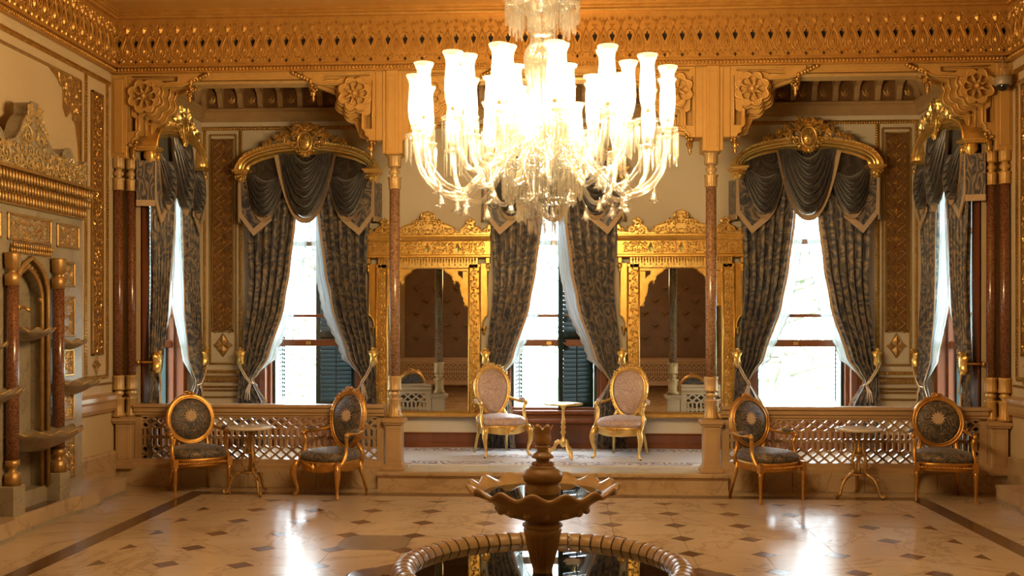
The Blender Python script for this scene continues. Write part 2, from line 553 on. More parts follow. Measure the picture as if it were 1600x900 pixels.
for j in range(NR):
    for i in range(12):
        part(floor, 'marble_tile', tile_me if (i, j) != (3, 3) else grey_me, None, loc=(-3.25 + (i + .5) * PX, Y0 - (j + .5) * PY, 0))
for j in range(NR):
    for i in range(13):
        me = dia_me
        if j == 0: me = triB
        if i == 0: me = triL
        if i == 12: me = triR
        if j == 0 and i in (0, 12): continue
        part(floor, 'diamond_inlay', me, None, loc=(-3.25 + i * PX, Y0 - j * PY, 0))
def slab(x0, x1, y0, y1, m):
    s = MB(); s.box(x0 + g, y0 + g, -.02, x1 - g, y1 - g, 0); part(floor, 'border_slab', s, M[m])
YE = Y0 - NR * PY
for sx in (-1, 1):
    n = 5
    ys = [YE + (9.995 - YE) * k / n for k in range(n + 1)]
    for a, b in zip(ys, ys[1:]):
        xs = sorted((sx * 3.25, sx * 3.52)); slab(xs[0], xs[1], a, b, 'floor_marble')
    ys = [YE + (10.18 - YE) * k / 4 for k in range(5)]
    for a, b in zip(ys, ys[1:]):
        xs = sorted((sx * 3.52, sx * 3.69)); slab(xs[0], xs[1], a, b, 'stripe')
    ys = [YE + (10.44 - YE) * k / 6 for k in range(7)]
    for a, b in zip(ys, ys[1:]):
        xs = sorted((sx * 3.69, sx * HW)); slab(xs[0], xs[1], a, b, 'floor_marble')
for k in range(6):
    slab(-3.25 + k * 6.5 / 6, -3.25 + (k + 1) * 6.5 / 6, Y0, 9.995, 'floor_marble')
    slab(-3.52 + k * 7.04 / 6, -3.52 + (k + 1) * 7.04 / 6, 9.995, 10.18, 'stripe')
    slab(-3.69 + k * 7.38 / 6, -3.69 + (k + 1) * 7.38 / 6, 10.18, 10.44, 'floor_marble')
s = MB(); s.box(-HW, -2.9, -.02, HW, YE - g, 0); part(floor, 'plain_paving', s, M['floor_marble'])

# raised bay floor with its front step
bf = MB(); bf.box(-HW, 10.5, 0, HW, YB + .3, PZ)
bay_floor = struct('floor', bf, M['step'], label='raised marble floor of the window bay')
for k in range(4):
    for sx in (-1, 1):
        a, b = 1.74 + k * .725, 1.74 + (k + 1) * .725
        s = MB(); s.cbox(min(sx * a, sx * b) + g, 10.44, 0, max(sx * a, sx * b) - g, 10.5, PZ, .004)
        part(bay_floor, 'riser_block', s, M['step'])
s = MB()
s.prism([(10.5, PZ), (10.34, PZ), (10.325, PZ - .012), (10.325, PZ - .035), (10.34, PZ - .045), (10.355, PZ - .06), (10.365, PZ - .075), (10.365, .03), (10.345, .03), (10.345, 0), (10.5, 0)], -1.80, 1.80, 'x')
part(bay_floor, 'step', s, M['step'])
s = MB(); s.box(-1.52, 10.36, PZ - .01, 1.52, YB, PZ + .004); part(bay_floor, 'threshold_slab', s, M['white_marble'])

# bay back wall with three openings
def wall_with_openings(x0, x1, z1, cs, depth=.32, WO=.66):
    b = MB()
    b.box(x0, 0, 0, x1, depth, WZ0); b.box(x0, 0, WZ1, x1, depth, z1)
    xs = [x0]
    for c in cs: xs += [c - WO, c + WO]
    xs.append(x1)
    for i in range(0, len(xs), 2): b.box(xs[i], 0, WZ0, xs[i + 1], depth, WZ1)
    return b
struct('wall_back', wall_with_openings(-BW - .3, BW + .3, 5.2, WX), M['bay_plaster'], (0, YB, 0))
SWY = 11.28         # middle of the side windows
w = struct('wall_left', wall_with_openings(10.62 - SWY, YB - SWY, 5.2, (0,), .32, .56), M['bay_plaster'], (-BW, SWY, 0), PI / 2)
w = struct('wall_right', wall_with_openings(SWY - YB, SWY - 10.62, 5.2, (0,), .32, .56), M['bay_plaster'], (BW, SWY, 0), -PI / 2)
# hall side walls
for sx, nm in ((-1, 'wall_left'), (1, 'wall_right')):
    b = MB(); b.box(sx * HW, -2.9, 0, sx * (HW + .3), 10.66, 5.6)
    b.box(sx * BW, 10.616, 0, sx * HW, 10.66, 5.2)
    struct(nm, b, M['plaster'])
b = MB(); b.box(-HW - .3, -3.2, 0, HW + .3, -2.9, 5.6)
wall_front = struct('wall_front', b, M['brown_wood'])
b = MB(); b.box(-HW - .3, -3.2, 5.19, HW + .3, 10.66, 5.6)
ceil = struct('ceiling', b, M['frieze'])
b = MB(); b.box(-BW - .3, 10.5, 4.85, BW + .3, YB + .3, 5.0)
bceil = struct('ceiling', b, M['tan_wood'])

# ceiling mouldings round the hall: small cornice, soffit and a stepped inner frame
def run(prof, L, axis_root, mat, nm='moulding'):
    b = MB(); b.prism(prof, -L, L, 'x'); return part(axis_root, nm, b, mat)
CORN = [(0, 4.92), (-.05, 4.92), (-.06, 4.935), (-.085, 4.945), (-.085, 4.965), (-.10, 4.972), (-.10, 4.995), (0, 4.995)]
SOFF = [(0, 4.995), (-.40, 4.995), (-.40, 5.02), (-.43, 5.03), (-.43, 5.09), (-.46, 5.10), (-.46, 5.20), (-.9, 5.20), (-.9, 5.45), (0, 5.45)]
def round_hall(k, loc, rz, L, nunits, label):
    r = struct('trim_%d' % k, None, None, loc, rz, label)
    b = MB(); b.prism([(y, z - .002 * (k > 1)) for y, z in CORN], -L, L, 'x'); part(r, 'cornice', b, M['frieze'])
    b = MB(); b.prism([(y, z + .004 * (k > 1)) for y, z in SOFF], -L, L, 'x'); part(r, 'soffit', b, M['gilt_wood'])
    b = MB(); b.box(-L, .04, 4.40, L, .05, 4.95); part(r, 'backing', b, M['dark'])  # near-black sheet painting the shade inside the frieze holes
    b = MB(); b.box(-L, -.012, 4.36, L, .04, 4.425)
    b.box(-L, -.05, 4.408, L, 0, 4.428); b.box(-L, -.028, 4.352, L, 0, 4.366)
    n = int(2 * L / .036)
    for i in range(n):
        x = -L + (i + .5) * 2 * L / n
        b.ball((x, -.016, 4.388), .015, 5, 4, .95, 1.2, 1.35)
    part(r, 'bead_moulding', b, M['old_gold'] if 0 else M['frieze'])
    p = 2 * L / nunits
    for i in range(nunits):
        part(r, 'frieze_panel', frieze_me, None, loc=(-L + (i + .5) * p, 0, 4.428))
    return r

def frieze_unit():
    b = MB(); h = .0893; H = .495
    spade = [(0, .185), (.014, .215), (.026, .245), (.026, .258), (.016, .268), (.006, .27), (.008, .285), (0, .295), (-.008, .285), (-.006, .27), (-.016, .268), (-.026, .258), (-.026, .245), (-.014, .215)]
    c, q = .006, .02
    cross = [(p[0], p[1] + .045) for p in [(-c, -q), (c, -q), (c * 1.3, -c), (q, -c * .8), (q, c * .8), (c * 1.3, c), (c, q * 1.1), (-c, q * 1.1), (-c * 1.3, c), (-q, c * .8), (-q, -c * .8), (-c * 1.3, -c)]]
    b.plate([(-h, 0), (h, 0), (h, H), (-h, H)], [spade, cross], 0, .035, back=False)
    def tb(pts, r=.0055): b.tube([(x, -.004, z) for x, z in pts], r, 4)
    for m in (-1, 1):
        tb([(0, .14), (m * .03, .19), (m * .05, .25), (m * .042, .30), (m * .012, .315)], .0065)      # V round the hole
        tb([(m * .089, .335), (m * .075, .30), (m * .055, .24), (m * .036, .17), (m * .036, .115), (m * .06, .085), (m * .089, .082)], .007)
        tb([(m * .089, .26), (m * .068, .20), (m * .06, .15), (m * .07, .12), (m * .089, .115)], .005)
        b.leaf(m * .085, .13, 0, PI / 2, .07, .016 if m > 0 else .016, .016)
        b.leaf(m * .085, .34, 0, PI / 2, .085, .022, .02)
        b.leaf(m * .085, .385, 0, PI / 2 + m * .9, .04, .014, .015)
        b.leaf(0, .345, 0, PI / 2 + m * .8, .04, .012, .014)
        b.leaf(0, .06, 0, PI / 2 - m * 1.0, .06, .014, .014)
        b.leaf(m * .05, .035, 0, PI / 2, .045, .012, .012)
        b.leaf(m * .04, .40, 0, PI / 2 - m * .5, .045, .010, .012)
    for k in range(5):
        b.leaf(0, .425, 0, PI / 2 + k * 2 * PI / 5, .028, .009, .014)
    b.ball((0, -.006, .325), .014, 6, 4)
    b.ball((.0, -.004, .125), .011, 6, 4)
    return b
frieze_me = frieze_unit().mesh('frieze_panel', M['frieze'])
round_hall(1, (0, 10.38, 0), 0, 4.64, 52, 'gilded openwork frieze under the ceiling above the arcade')
round_hall(2, (-4.60, 7.7, 0), PI / 2, 2.68, 30, 'gilded openwork frieze on the wall above the marble wall fountain')
round_hall(3, (4.60, 7.7, 0), -PI / 2, 2.68, 30, 'gilded openwork frieze at the edge above the dome camera')

def braid(b, p0, p1, w=.03, y=0.0):
    """slanting bead band between two points of the xz plane"""
    (x0, z0), (x1, z1) = p0, p1
    L = math.hypot(x1 - x0, z1 - z0); ux, uz = (x1 - x0) / L, (z1 - z0) / L; vx, vz = -uz, ux
    n = max(2, int(L / (w * 1.25)))
    def P(s, t, d): return (x0 + ux * s + vx * t, y - d, z0 + uz * s + vz * t)
    b.add([P(0, -w, 0), P(L, -w, 0), P(L, w, 0), P(0, w, 0), P(0, -w, .008), P(L, -w, .008), P(L, w, .008), P(0, w, .008)],
          [(4, 5, 6, 7), (0, 1, 5, 4), (2, 3, 7, 6), (1, 2, 6, 5), (3, 0, 4, 7)])
    st = L / n
    for i in range(n):
        s0 = i * st + st * .08
        q = st * .62; k = w * .5
        b.add([P(s0, -w * .9, .007), P(s0 + q, -w * .9, .007), P(s0 + q + k, w * .9, .007), P(s0 + k, w * .9, .007), P(s0 + q * .5 + k * .2, -w * .5, .02), P(s0 + q * .5 + k * .8, w * .5, .02)],
              [(0, 1, 4), (1, 2, 5, 4), (2, 3, 5), (3, 0, 4, 5)], True)

def carved_strip(root, x0, x1, z0, z1, mat_back, mat_orn, diamond=True, nm='carved_panel'):
    b = MB(); b.box(x0, -.012, z0, x1, 0, z1); part(root, nm, b, mat_back)
    b = MB()
    f = .018
    for (a, c, e, q) in ((x0, z0, x0 + f, z1), (x1 - f, z0, x1, z1), (x0, z0, x1, z0 + f), (x0, z1 - f, x1, z1)):
        b.box(a, -.026, c, e, -.008, q)
    part(root, 'panel_frame', b, mat_orn)
    b = MB(); xm = (x0 + x1) / 2; hw = (x1 - x0) / 2 - f
    if diamond:
        n = max(1, int(round((z1 - z0 - 2 * f) / (hw * 1.45)))); p = (z1 - z0 - 2 * f) / n
        for i in range(n):
            zc = z0 + f + (i + .5) * p
            for sx in (-1, 1):
                b.tube([(xm, -.014, zc - p / 2), (xm + sx * hw * .92, -.014, zc), (xm, -.014, zc + p / 2)], .009, 4)
                b.leaf(xm + sx * hw * .98, zc - p * .5, -.012, PI / 2 + sx * .75, p * .3, .014, .014)
                b.leaf(xm + sx * hw * .98, zc - p * .5, -.012, PI / 2 + sx * 2.3, p * .3, .014, .014)
                b.spiral(xm + sx * hw * .36, zc, -.012, hw * .26, 1.1, sx, 0, .006, 10, 3)
            for a in range(4): b.leaf(xm, zc, -.012, a * PI / 2, p * .27, .018, .018)
    else:
        carve(b, [(x0 + f, z0 + f), (x1 - f, z0 + f), (x1 - f, z1 - f), (x0 + f, z1 - f)], -.012, hw * .5, .008, 5, False, .8)
    part(root, 'carving', b, M['dull_gold'] if diamond else mat_orn, 'stuff')

def gilt_lines(b, x0, x1, zs, t=.012, d=.02):
    for z in zs:
        b.prism([(0, z - t), (-d * .6, z - t), (-d, z), (-d * .6, z + t), (0, z + t)], x0, x1, 'x')

# hall side walls: bands, carved strips, spandrels, dado (local x runs along the wall)
def side_wall_trim(k, rot, X):
    sg = 1 if rot > 0 else -1          # local x = sg * world y
    r = struct('trim_%d' % k, None, None, (X, 0, 0), rot, 'gilt mouldings and carved strip on the cream hall wall beside the arcade')
    def S(a, c): return tuple(sorted((sg * a, sg * c)))
    y0, y1 = S(2.0, 10.36)
    b = MB()
    for (a, c) in (((y0, 4.24), (y1, 4.24)),): braid(b, a, c, .026)
    braid(b, (sg * 9.82, 1.18), (sg * 9.82, 4.21), .026)
    braid(b, (sg * 10.29, 1.18), (sg * 10.29, 4.21), .026)
    braid(b, S(9.5, 10.3)[:1] + (1.17,), S(9.5, 10.3)[1:] + (1.17,), .022)
    part(r, 'braid_moulding', b, M['dull_gold'], 'stuff')
    b = MB()
    gilt_lines(b, y0, S(9.70, 2)[1] if sg > 0 else y1, [4.115], .014, .02)
    x = sg * 9.705
    b.box(x - .012, -.02, 1.2, x + .012, 0, 4.115)
    gilt_lines(b, *S(9.45, 10.36), [.86, .95, 1.10], .010, .03)
    part(r, 'gilt_line', b, M['old_gold'])
    carved_strip(r, *S(9.93, 10.17), 1.40, 4.08, M['brown_wood'], M['dull_gold'], False)
    b = MB(); cx = sg * 10.05
    for q in range(4): b.leaf(cx, 1.30, -.004, q * PI / 2, .10, .04, .02)
    b.spiral(cx, 1.30, 0, .04, 1, 1, 0, .008)
    part(r, 'carving', b, M['old_gold'], 'stuff')
    poly = [(sg * 9.68, 4.10), (sg * 9.10, 4.10), (sg * 9.25, 4.03), (sg * 9.36, 3.97), (sg * 9.36, 3.78), (sg * 9.42, 3.70), (sg * 9.52, 3.78), (sg * 9.60, 3.66), (sg * 9.66, 3.45), (sg * 9.68, 3.2)]
    b = MB(); b.plate(poly, [], -.014, 0); carve(b, poly, -.014, .075, .010, 9, False, 1.4)
    part(r, 'spandrel', b, M['old_gold'])
    b = MB(); b.prism([(0, 0), (-.05, 0), (-.05, .36), (-.035, .385), (0, .385)], *S(9.45, 10.40), 'x')
    part(r, 'plinth_block', b, M['step'])
    b = MB(); b.prism([(0, .80), (-.03, .80), (-.05, .84), (-.05, .90), (-.07, .93), (-.07, .97), (0, 1.0)], *S(9.45, 10.40), 'x')
    part(r, 'dado_ledge', b, M['rail_wood'])
side_wall_trim(4, PI / 2, -HW)
side_wall_trim(5, -PI / 2, HW)

# bay back wall trim
r = struct('trim_6', None, None, (0, YB, 0), 0, 'gilt braid and lattice panels on the bay back wall')
b = MB(); braid(b, (-BW, 4.17), (BW, 4.17), .024)
for sx in (-1, 1):
    braid(b, (sx * 3.925, 1.13), (sx * 3.925, 4.15), .024)
    braid(b, (sx * 4.385, 1.13), (sx * 4.385, 4.15), .020)
    a = sorted((sx * 3.93, sx * 4.40)); braid(b, (a[0], 1.12), (a[1], 1.12), .02)
part(r, 'braid_moulding', b, M['dull_gold'], 'stuff')
for sx in (-1, 1):
    a = sorted((sx * 3.985, sx * 4.315))
    carved_strip(r, a[0] + .03, a[1] - .03, 1.62, 4.04, M['brown_wood'], M['dull_gold'], True)
    b = MB()
    for x in a: b.box(x - .012, -.016, 1.22, x + .012, 0, 4.09)
    for z in (1.22, 4.09): b.box(a[0], -.016, z - .012, a[1], 0, z + .012)
    cx = sum(a) / 2
    for q in range(4): b.leaf(cx, 1.45, -.002, q * PI / 2, .13, .05, .02)
    b.tube([(cx, -.01, 1.31), (cx + .10, -.01, 1.45), (cx, -.01, 1.60), (cx - .10, -.01, 1.45), (cx, -.01, 1.31)], .009, 4)
    part(r, 'panel_frame', b, M['old_gold'])
    b = MB(); c = sorted((sx * 3.75, sx * 4.42)); gilt_lines(b, c[0], c[1], [.93, .885, .80], .012, .03)
    b.prism([(0, .99), (-.03, .99), (-.05, 1.02), (-.05, 1.05), (0, 1.07)], c[0], c[1], 'x')
    n = 16
    for i in range(n): b.leaf(lerp(c[0], c[1], (i + .5) / n), .995, -.045, PI / 2, .05, .016, .012)
    part(r, 'dado_moulding', b, M['old_gold'])
b = MB(); b.prism([(0, PZ), (-.035, PZ), (-.035, .245), (-.02, .255), (-.02, .35), (-.03, .36), (-.012, .375), (0, .375)], -BW, BW, 'x')
struct('baseboard_back', b, M['wood'], (0, YB, 0))
# cream band, brown consoles and little carved coffers under the bay ceiling
cons = MB()
cons.prism([(0, .30), (-.20, .30), (-.20, .25), (-.175, .235), (-.16, .20), (-.10, .17), (-.075, .13), (-.07, .08), (-.04, .02), (-.045, 0), (0, 0)], -.032, .032, 'x')
cons.cbox(-.042, -.21, .285, .042, 0, .32, .005)
cons_me = cons.mesh('console', M['tan_wood'])
pan = MB(); pan.box(-.09, -.02, .03, .09, 0, .22)
pan_me = pan.mesh('coffer_panel', M['brown_wood'])
lf = MB()
for sx in (-1, 1):
    lf.spiral(sx * .035, .12, -.02, .03, 1.1, sx, 1.0, .006, 10, 3)
    lf.leaf(0, .05, -.02, PI / 2 + sx * .6, .10, .022, .016)
lf.leaf(0, .06, -.02, PI / 2, .13, .02, .018)
lf_me = lf.mesh('coffer_leaf', M['old_gold'])
def bay_cornice(k, loc, rz, L, label):
    r = struct('trim_%d' % k, None, None, loc, rz, label)
    b = MB(); b.prism([(0, 4.25), (-.03, 4.25), (-.06, 4.30), (-.06, 4.36), (-.10, 4.385), (-.10, 4.40), (0, 4.42)], -L, L, 'x')
    part(r, 'cornice', b, M['tan_wood'])
    b = MB(); b.box(-L, -.005, 4.40, L, 0, 4.85); b.box(-L, -.30, 4.755, L, 0, 4.85); part(r, 'cornice_back', b, M['brown_wood'])
    n = int(round(2 * L / .252)); p = 2 * L / n
    for i in range(n):
        x = -L + (i + .5) * p
        part(r, 'console', cons_me, None, loc=(x - p / 2 if i else x - p / 2 + .04, 0, 4.42))
        c = part(r, 'coffer_panel', pan_me, None, loc=(x, 0, 4.42))
        part(c, 'coffer_leaf', lf_me, None)
bay_cornice(7, (0, YB, 0), 0, BW, 'brown bracketed cornice along the bay back wall')
bay_cornice(8, (-BW, 11.53, 0), PI / 2, .91, 'brown bracketed cornice above the left end window of the bay')
bay_cornice(9, (BW, 11.53, 0), -PI / 2, .91, 'brown bracketed cornice above the right end window of the bay')
# ================================================================ ARCADE, COLUMNS, BALUSTRADES
def lobed(cx, cz, r, amp, n, a0, a1, steps):
    out = []
    for i in range(steps + 1):
        a = lerp(a0, a1, i / steps)
        rr = r + amp * abs(math.sin(a * n / 2))
        out.append((cx + rr * math.cos(a), cz + rr * math.sin(a)))
    return out
def petal_holes(cx, cz, n=8, r0=.036, r1=.128, w=.038):
    hs = []
    for k in range(n):
        a = 2 * PI * k / n
        ca, sa = math.cos(a), math.sin(a)
        pts = [(r0, 0), (r0 + (r1 - r0) * .45, w * .75), (r0 + (r1 - r0) * .8, w), (r1, w * .45), (r1 * 1.03, 0), (r1, -w * .45), (r0 + (r1 - r0) * .8, -w), (r0 + (r1 - r0) * .45, -w * .75)]
        hs.append([(cx + u * ca - v * sa, cz + u * sa + v * ca) for u, v in pts])
    return hs
M['pale_gold_flute'] = surf('fluted_pale_gilding', (.56, .38, .17), (.46, .29, .11), .4, .3, 12, 60, .2, .003)
arc = thing('arcade_screen', 'gilded ochre timber arcade of three bays standing on the porphyry columns', 'arcade', (0, YS, 0))
ZL = 4.35
def bracket(m, horiz=.76, vert=.72):
    """corner bracket; corner at origin, x grows into the opening (mirrored by m), z downwards negative"""
    C = (.205, -.245); out = []
    base = [(0, 0), (horiz, 0), (horiz, -.045), (horiz - .05, -.06), (horiz - .11, -.11), (horiz - .17, -.13), (.40, -.135)]
    lob = lobed(C[0], C[1], .165, .034, 8, .55, -2.05, 40)
    low = [(.135, -.43), (.135, -.60), (.10, -.63), (.10, -.67), (.06, -.69), (.06, -vert), (0, -vert)]
    def mir(pts): return [(p[0] * m, p[1]) for p in pts]
    # main openwork plate
    b = MB()
    slot_h = [(.06, -.035), (horiz - .22, -.035), (horiz - .22, -.085), (.39, -.085), (.33, -.06), (.06, -.052)]
    slot_v = [(.035, -.10), (.05, -.44), (.095, -.47), (.095, -.60), (.035, -.60)]
    b.plate(mir(base + lob + low), [mir(slot_h), mir(slot_v)], 0, .07)
    # mouldings standing proud of the plate
    def tb(pts, r, y=-.004): b.tube([(p[0] * m, y, p[1]) for p in pts], r, 5)
    tb([(.03, -.10), (.03, -.605), (.10, -.605), (.10, -.46)], .007)
    tb([(.055, -.03), (horiz - .21, -.03), (horiz - .21, -.09), (.40, -.09)], .007)
    tb(base[2:] + lob + low[:-1], .011)
    part(arc, 'corner_bracket', b, M['gilt_wood'], loc=(CX, -.03, ZL))
    # two deeper layers stepping out behind
    for q, (off, y0, y1) in enumerate(((.028, .07, .15), (.058, .15, .24))):
        b = MB()
        lob2 = lobed(C[0], C[1], .168 + off, .038, 8, .45, -1.95, 40)
        b.plate(mir([(0, 0), (horiz, 0), (horiz, -.05 - off * .6), (.40 + off, -.135 - off)] + lob2 + [(.135 + off, -.43), (.135 + off, -.60 - off), (0, -.62 - off)]), [], y0, y1)
        b.tube([(p[0] * m, y0, p[1]) for p in [(.40 + off, -.135 - off)] + lob2 + [(.135 + off, -.43), (.135 + off, -.60 - off)]], .012, 5)
        part(arc, 'bracket_layer', b, M['gilt_wood'], loc=(CX, 0, ZL))
    # rosette
    b = MB()
    b.plate(mir(lobed(C[0], C[1], .140, .040, 8, PI / 8, PI / 8 + 2 * PI, 80)[:-1]), [mir(h) for h in petal_holes(*C)], -.055, 0, back=False)
    b.lathe([(.0005, -.085), (.018, -.08), (.026, -.06), (.026, -.05)], 8, (0, 0, 0))
    nb = len(b.v) - 32
    for i in range(nb, len(b.v)):
        x, y, z = b.v[i]; b.v[i] = (C[0] * m + x, z, C[1] + y)
    for k in range(8):
        a = 2 * PI * (k + .5) / 8
        b.tube([(m * (C[0] + .03 * math.cos(a)), -.058, C[1] + .03 * math.sin(a)), (m * (C[0] + .12 * math.cos(a)), -.058, C[1] + .12 * math.sin(a))], .006, 4)
        ps = [(m * p[0], -.056, p[1]) for p in petal_holes(*C)[k]]
        b.tube(ps + ps[:1], .0045, 4)
    lp = [(m * p[0], -.05, p[1]) for p in lobed(C[0], C[1], .136, .040, 8, PI / 8, PI / 8 + 2 * PI, 80)]
    b.tube(lp, .011, 5)
    b.ball((m * C[0], -.07, C[1]), .026, 8, 5)
    part(arc, 'rosette', b, M['gilt_wood'], loc=(CX, -.03, ZL))
    b = MB(); b.prism([(C[0] * m + .15 * math.cos(2 * PI * k / 16), C[1] + .15 * math.sin(2 * PI * k / 16)) for k in range(16)], .012, .03, 'y')
    part(arc, 'rosette_back', b, M['brown_wood'], loc=(CX, -.03, ZL))
    # clustered pendants under both arm ends
    rnd = random.Random(3)
    for (px, pz, n) in ((.05, -vert, 16), (horiz - .10, -.13, 18)):
        b = MB()
        for k in range(n):
            t = k / n
            b.ball((m * (px + rnd.uniform(-.05, .06) * (1 - t * .7)), rnd.uniform(-.03, .10), pz + .05 - t * .17 + rnd.uniform(-.01, .01)), .026 - .012 * t, 6, 4)
        b.lathe([(.001, -.185), (.010, -.165), (.022, -.14), (.012, -.12), (.03, -.10), (.03, -.05)], 7, (m * px, .03, pz))
        if px > .1:
            for k in range(7): b.ball((m * (px + .03 + k * .03), .0, pz + .04 + k * .014), .026, 6, 4)
        part(arc, 'pendant_cluster', b, M['dull_gold'], loc=(CX, -.02, ZL))
PXC = 1.65
for a, c in ((-4.47, -1.83), (-1.47, 1.47), (1.83, 4.47)):
    CX = a; bracket(1)
    CX = c; bracket(-1)
# lintel with a ribbed underside, daylight put into its pale colour, posts
b = MB(); b.prism([(0, ZL), (0, 4.31), (.015, 4.30), (.015, 4.285), (.06, 4.285), (.06, 4.27), (.17, 4.27), (.17, 4.285), (.24, 4.285), (.24, 4.36), (0, 4.36)], -HW, HW, 'x')
part(arc, 'lintel', b, M['gilt_wood'])
for a, c in ((-3.72, -2.58), (-.72, .72), (2.58, 3.72)):
    b = MB(); b.box(a - .5, .02, 4.255, c + .5, .22, 4.272)
    for i in range(7): b.prism([(.022 + i * .028, 4.243), (.040 + i * .028, 4.243), (.044 + i * .028, 4.258), (.018 + i * .028, 4.258)], a - .5, c + .5, 'x')
    part(arc, 'reeded_soffit', b, M['pale_gold_flute'])
for x in (-PXC, PXC):
    b = MB()
    b.cbox(x - .18, -.012, 3.63, x + .18, .225, ZL + .003, .006)
    b.cbox(x - .105, -.028, 3.49, x + .105, .237, ZL + .004, .006)
    b.cbox(x - .066, -.05, 3.48, x + .066, .268, ZL + .005, .006)
    for (q0, q1, z0, z1) in ((-.045, -.037, 3.53, 4.30), (.037, .045, 3.53, 4.30), (-.045, .045, 3.53, 3.538), (-.045, .045, 4.292, 4.30)):
        b.box(x + q0, -.058, z0, x + q1, -.045, z1)
    part(arc, 'post', b, M['gilt_wood'])
for sx in (-1, 1):
    b = MB(); x = sx * 4.555
    b.cbox(x - .085, -.03, 3.47, x + .085, .24, ZL, .006)
    b.cbox(x - .05, -.045, 3.52, x + .05, -.02, 4.30, .005)
    for (q0, q1) in ((-.062, -.054), (.054, .062)): b.box(x + q0, -.04, 3.50, x + q1, -.02, 4.32)
    part(arc, 'post', b, M['gilt_wood'])

# columns
def fluted(r, am=.10, n=14):
    return lambda a, rr, z: (rr * (1 - am * (.5 - .5 * math.cos(a * n))), z)
def column(loc, label, s=1.0, dark=False):
    t = thing('marble_column', label, 'column', loc, 0, 'porphyry columns of the arcade')
    gm = M['gilt_wood'] if dark else M['pale_gold_flute']
    b = MB()
    b.lathe([(.085 * s, 0), (.085 * s, .03), (.068 * s, .045), (.066 * s, .17), (.078 * s, .19), (.078 * s, .205)], 42, (0, 0, 0), True, fluted(1, .12))
    b.lathe([(.05 * s, .20), (.035 * s, .215), (.055 * s, .235), (.065 * s, .255), (.045 * s, .275), (.042 * s, .285)], 20)
    b.lathe([(.075 * s, .285), (.078 * s, .30), (.070 * s, .315), (.070 * s, .415), (.078 * s, .43), (.06 * s, .44)], 42, (0, 0, 0), True, fluted(1, .12))
    part(t, 'base', b, gm)
    b = MB(); b.lathe([(.056 * s, .435), (.0565 * s, 1.2), (.054 * s, 2.405)], 24); part(t, 'shaft', b, M['porphyry'] if s == 1.0 else M['dark_porphyry'])
    b = MB()
    b.lathe([(.06 * s, 2.40), (.07 * s, 2.405), (.064 * s, 2.42), (.066 * s, 2.50), (.078 * s, 2.525)], 42, (0, 0, 0), True, fluted(1, .12))
    b.lathe([(.055 * s, 2.52), (.034 * s, 2.545), (.058 * s, 2.565), (.062 * s, 2.585), (.036 * s, 2.61), (.045 * s, 2.63)], 20)
    b.lathe([(.066 * s, 2.63), (.072 * s, 2.65), (.07 * s, 2.73), (.085 * s, 2.745), (.085 * s, 2.76)], 42, (0, 0, 0), True, fluted(1, .12))
    part(t, 'capital', b, gm)
    return t
M['pale_gold_flute'] = surf('fluted_pale_gilding', (.56, .38, .17), (.46, .29, .11), .4, .3, 12, 60, .2, .003)
ZC = .735
column((-PXC, 10.53, ZC), 'red porphyry column between the first and the middle arcade bay, left of the chandelier')
column((PXC, 10.53, ZC), 'red porphyry column between the middle and the last arcade bay, right of the chandelier')
for sx, sd in ((-1, 'left'), (1, 'right')):
    column((sx * 4.585, 10.45, ZC), 'outer porphyry column of the pair against the %s hall wall' % sd, .85, sx > 0)
    column((sx * 4.485, 10.535, ZC), 'inner porphyry column of the pair at the %s end of the arcade' % sd, .85, sx > 0)

# newel pedestals under the columns
def newel(loc, label, w=.085, dz=0):
    t = thing('newel_post', label, 'post', loc, 0, None)
    b = MB()
    b.cbox(-w - .03, -w - .03, 0, w + .03, w + .03, .03, .004)
    b.prism([(-w - .03, .028), (w + .03, .028), (w - .002, .075), (-w + .002, .075)], -w - .014, w + .014, 'y')
    b.cbox(-w, -w, .025, w, w, .475, .006)
    part(t, 'shaft', b, M['rail_wood'])
    b = MB()
    b.cbox(-w - .02, -w - .02, .475, w + .02, w + .02, .497, .005); b.cbox(-w - .035, -w - .035, .495, w + .035, w + .035, .535, .008); b.cbox(-w - .01, -w - .01, .533, w + .01, w + .01, .545, .004)
    part(t, 'cap', b, M['rail_wood'])
    b = MB()
    for (a, c, e, q) in ((-w * .65, .10, -w * .58, .44), (w * .58, .10, w * .65, .44), (-w * .65, .10, w * .65, .106), (-w * .65, .434, w * .65, .44)):
        b.box(a, -w - .005, c, e, -w + .002, q)
    part(t, 'panel_line', b, M['rail_wood'])
    return t
newel((-PXC, 10.53, PZ), 'honey stone newel under the column at the left side of the central opening')
newel((PXC, 10.53, PZ), 'honey stone newel under the column at the right side of the central opening')
for sx, sd in ((-1, 'left'), (1, 'right')):
    t = newel((sx * 4.522, 10.50, PZ), 'wider honey stone pedestal under the %s pair of columns' % sd, .085)

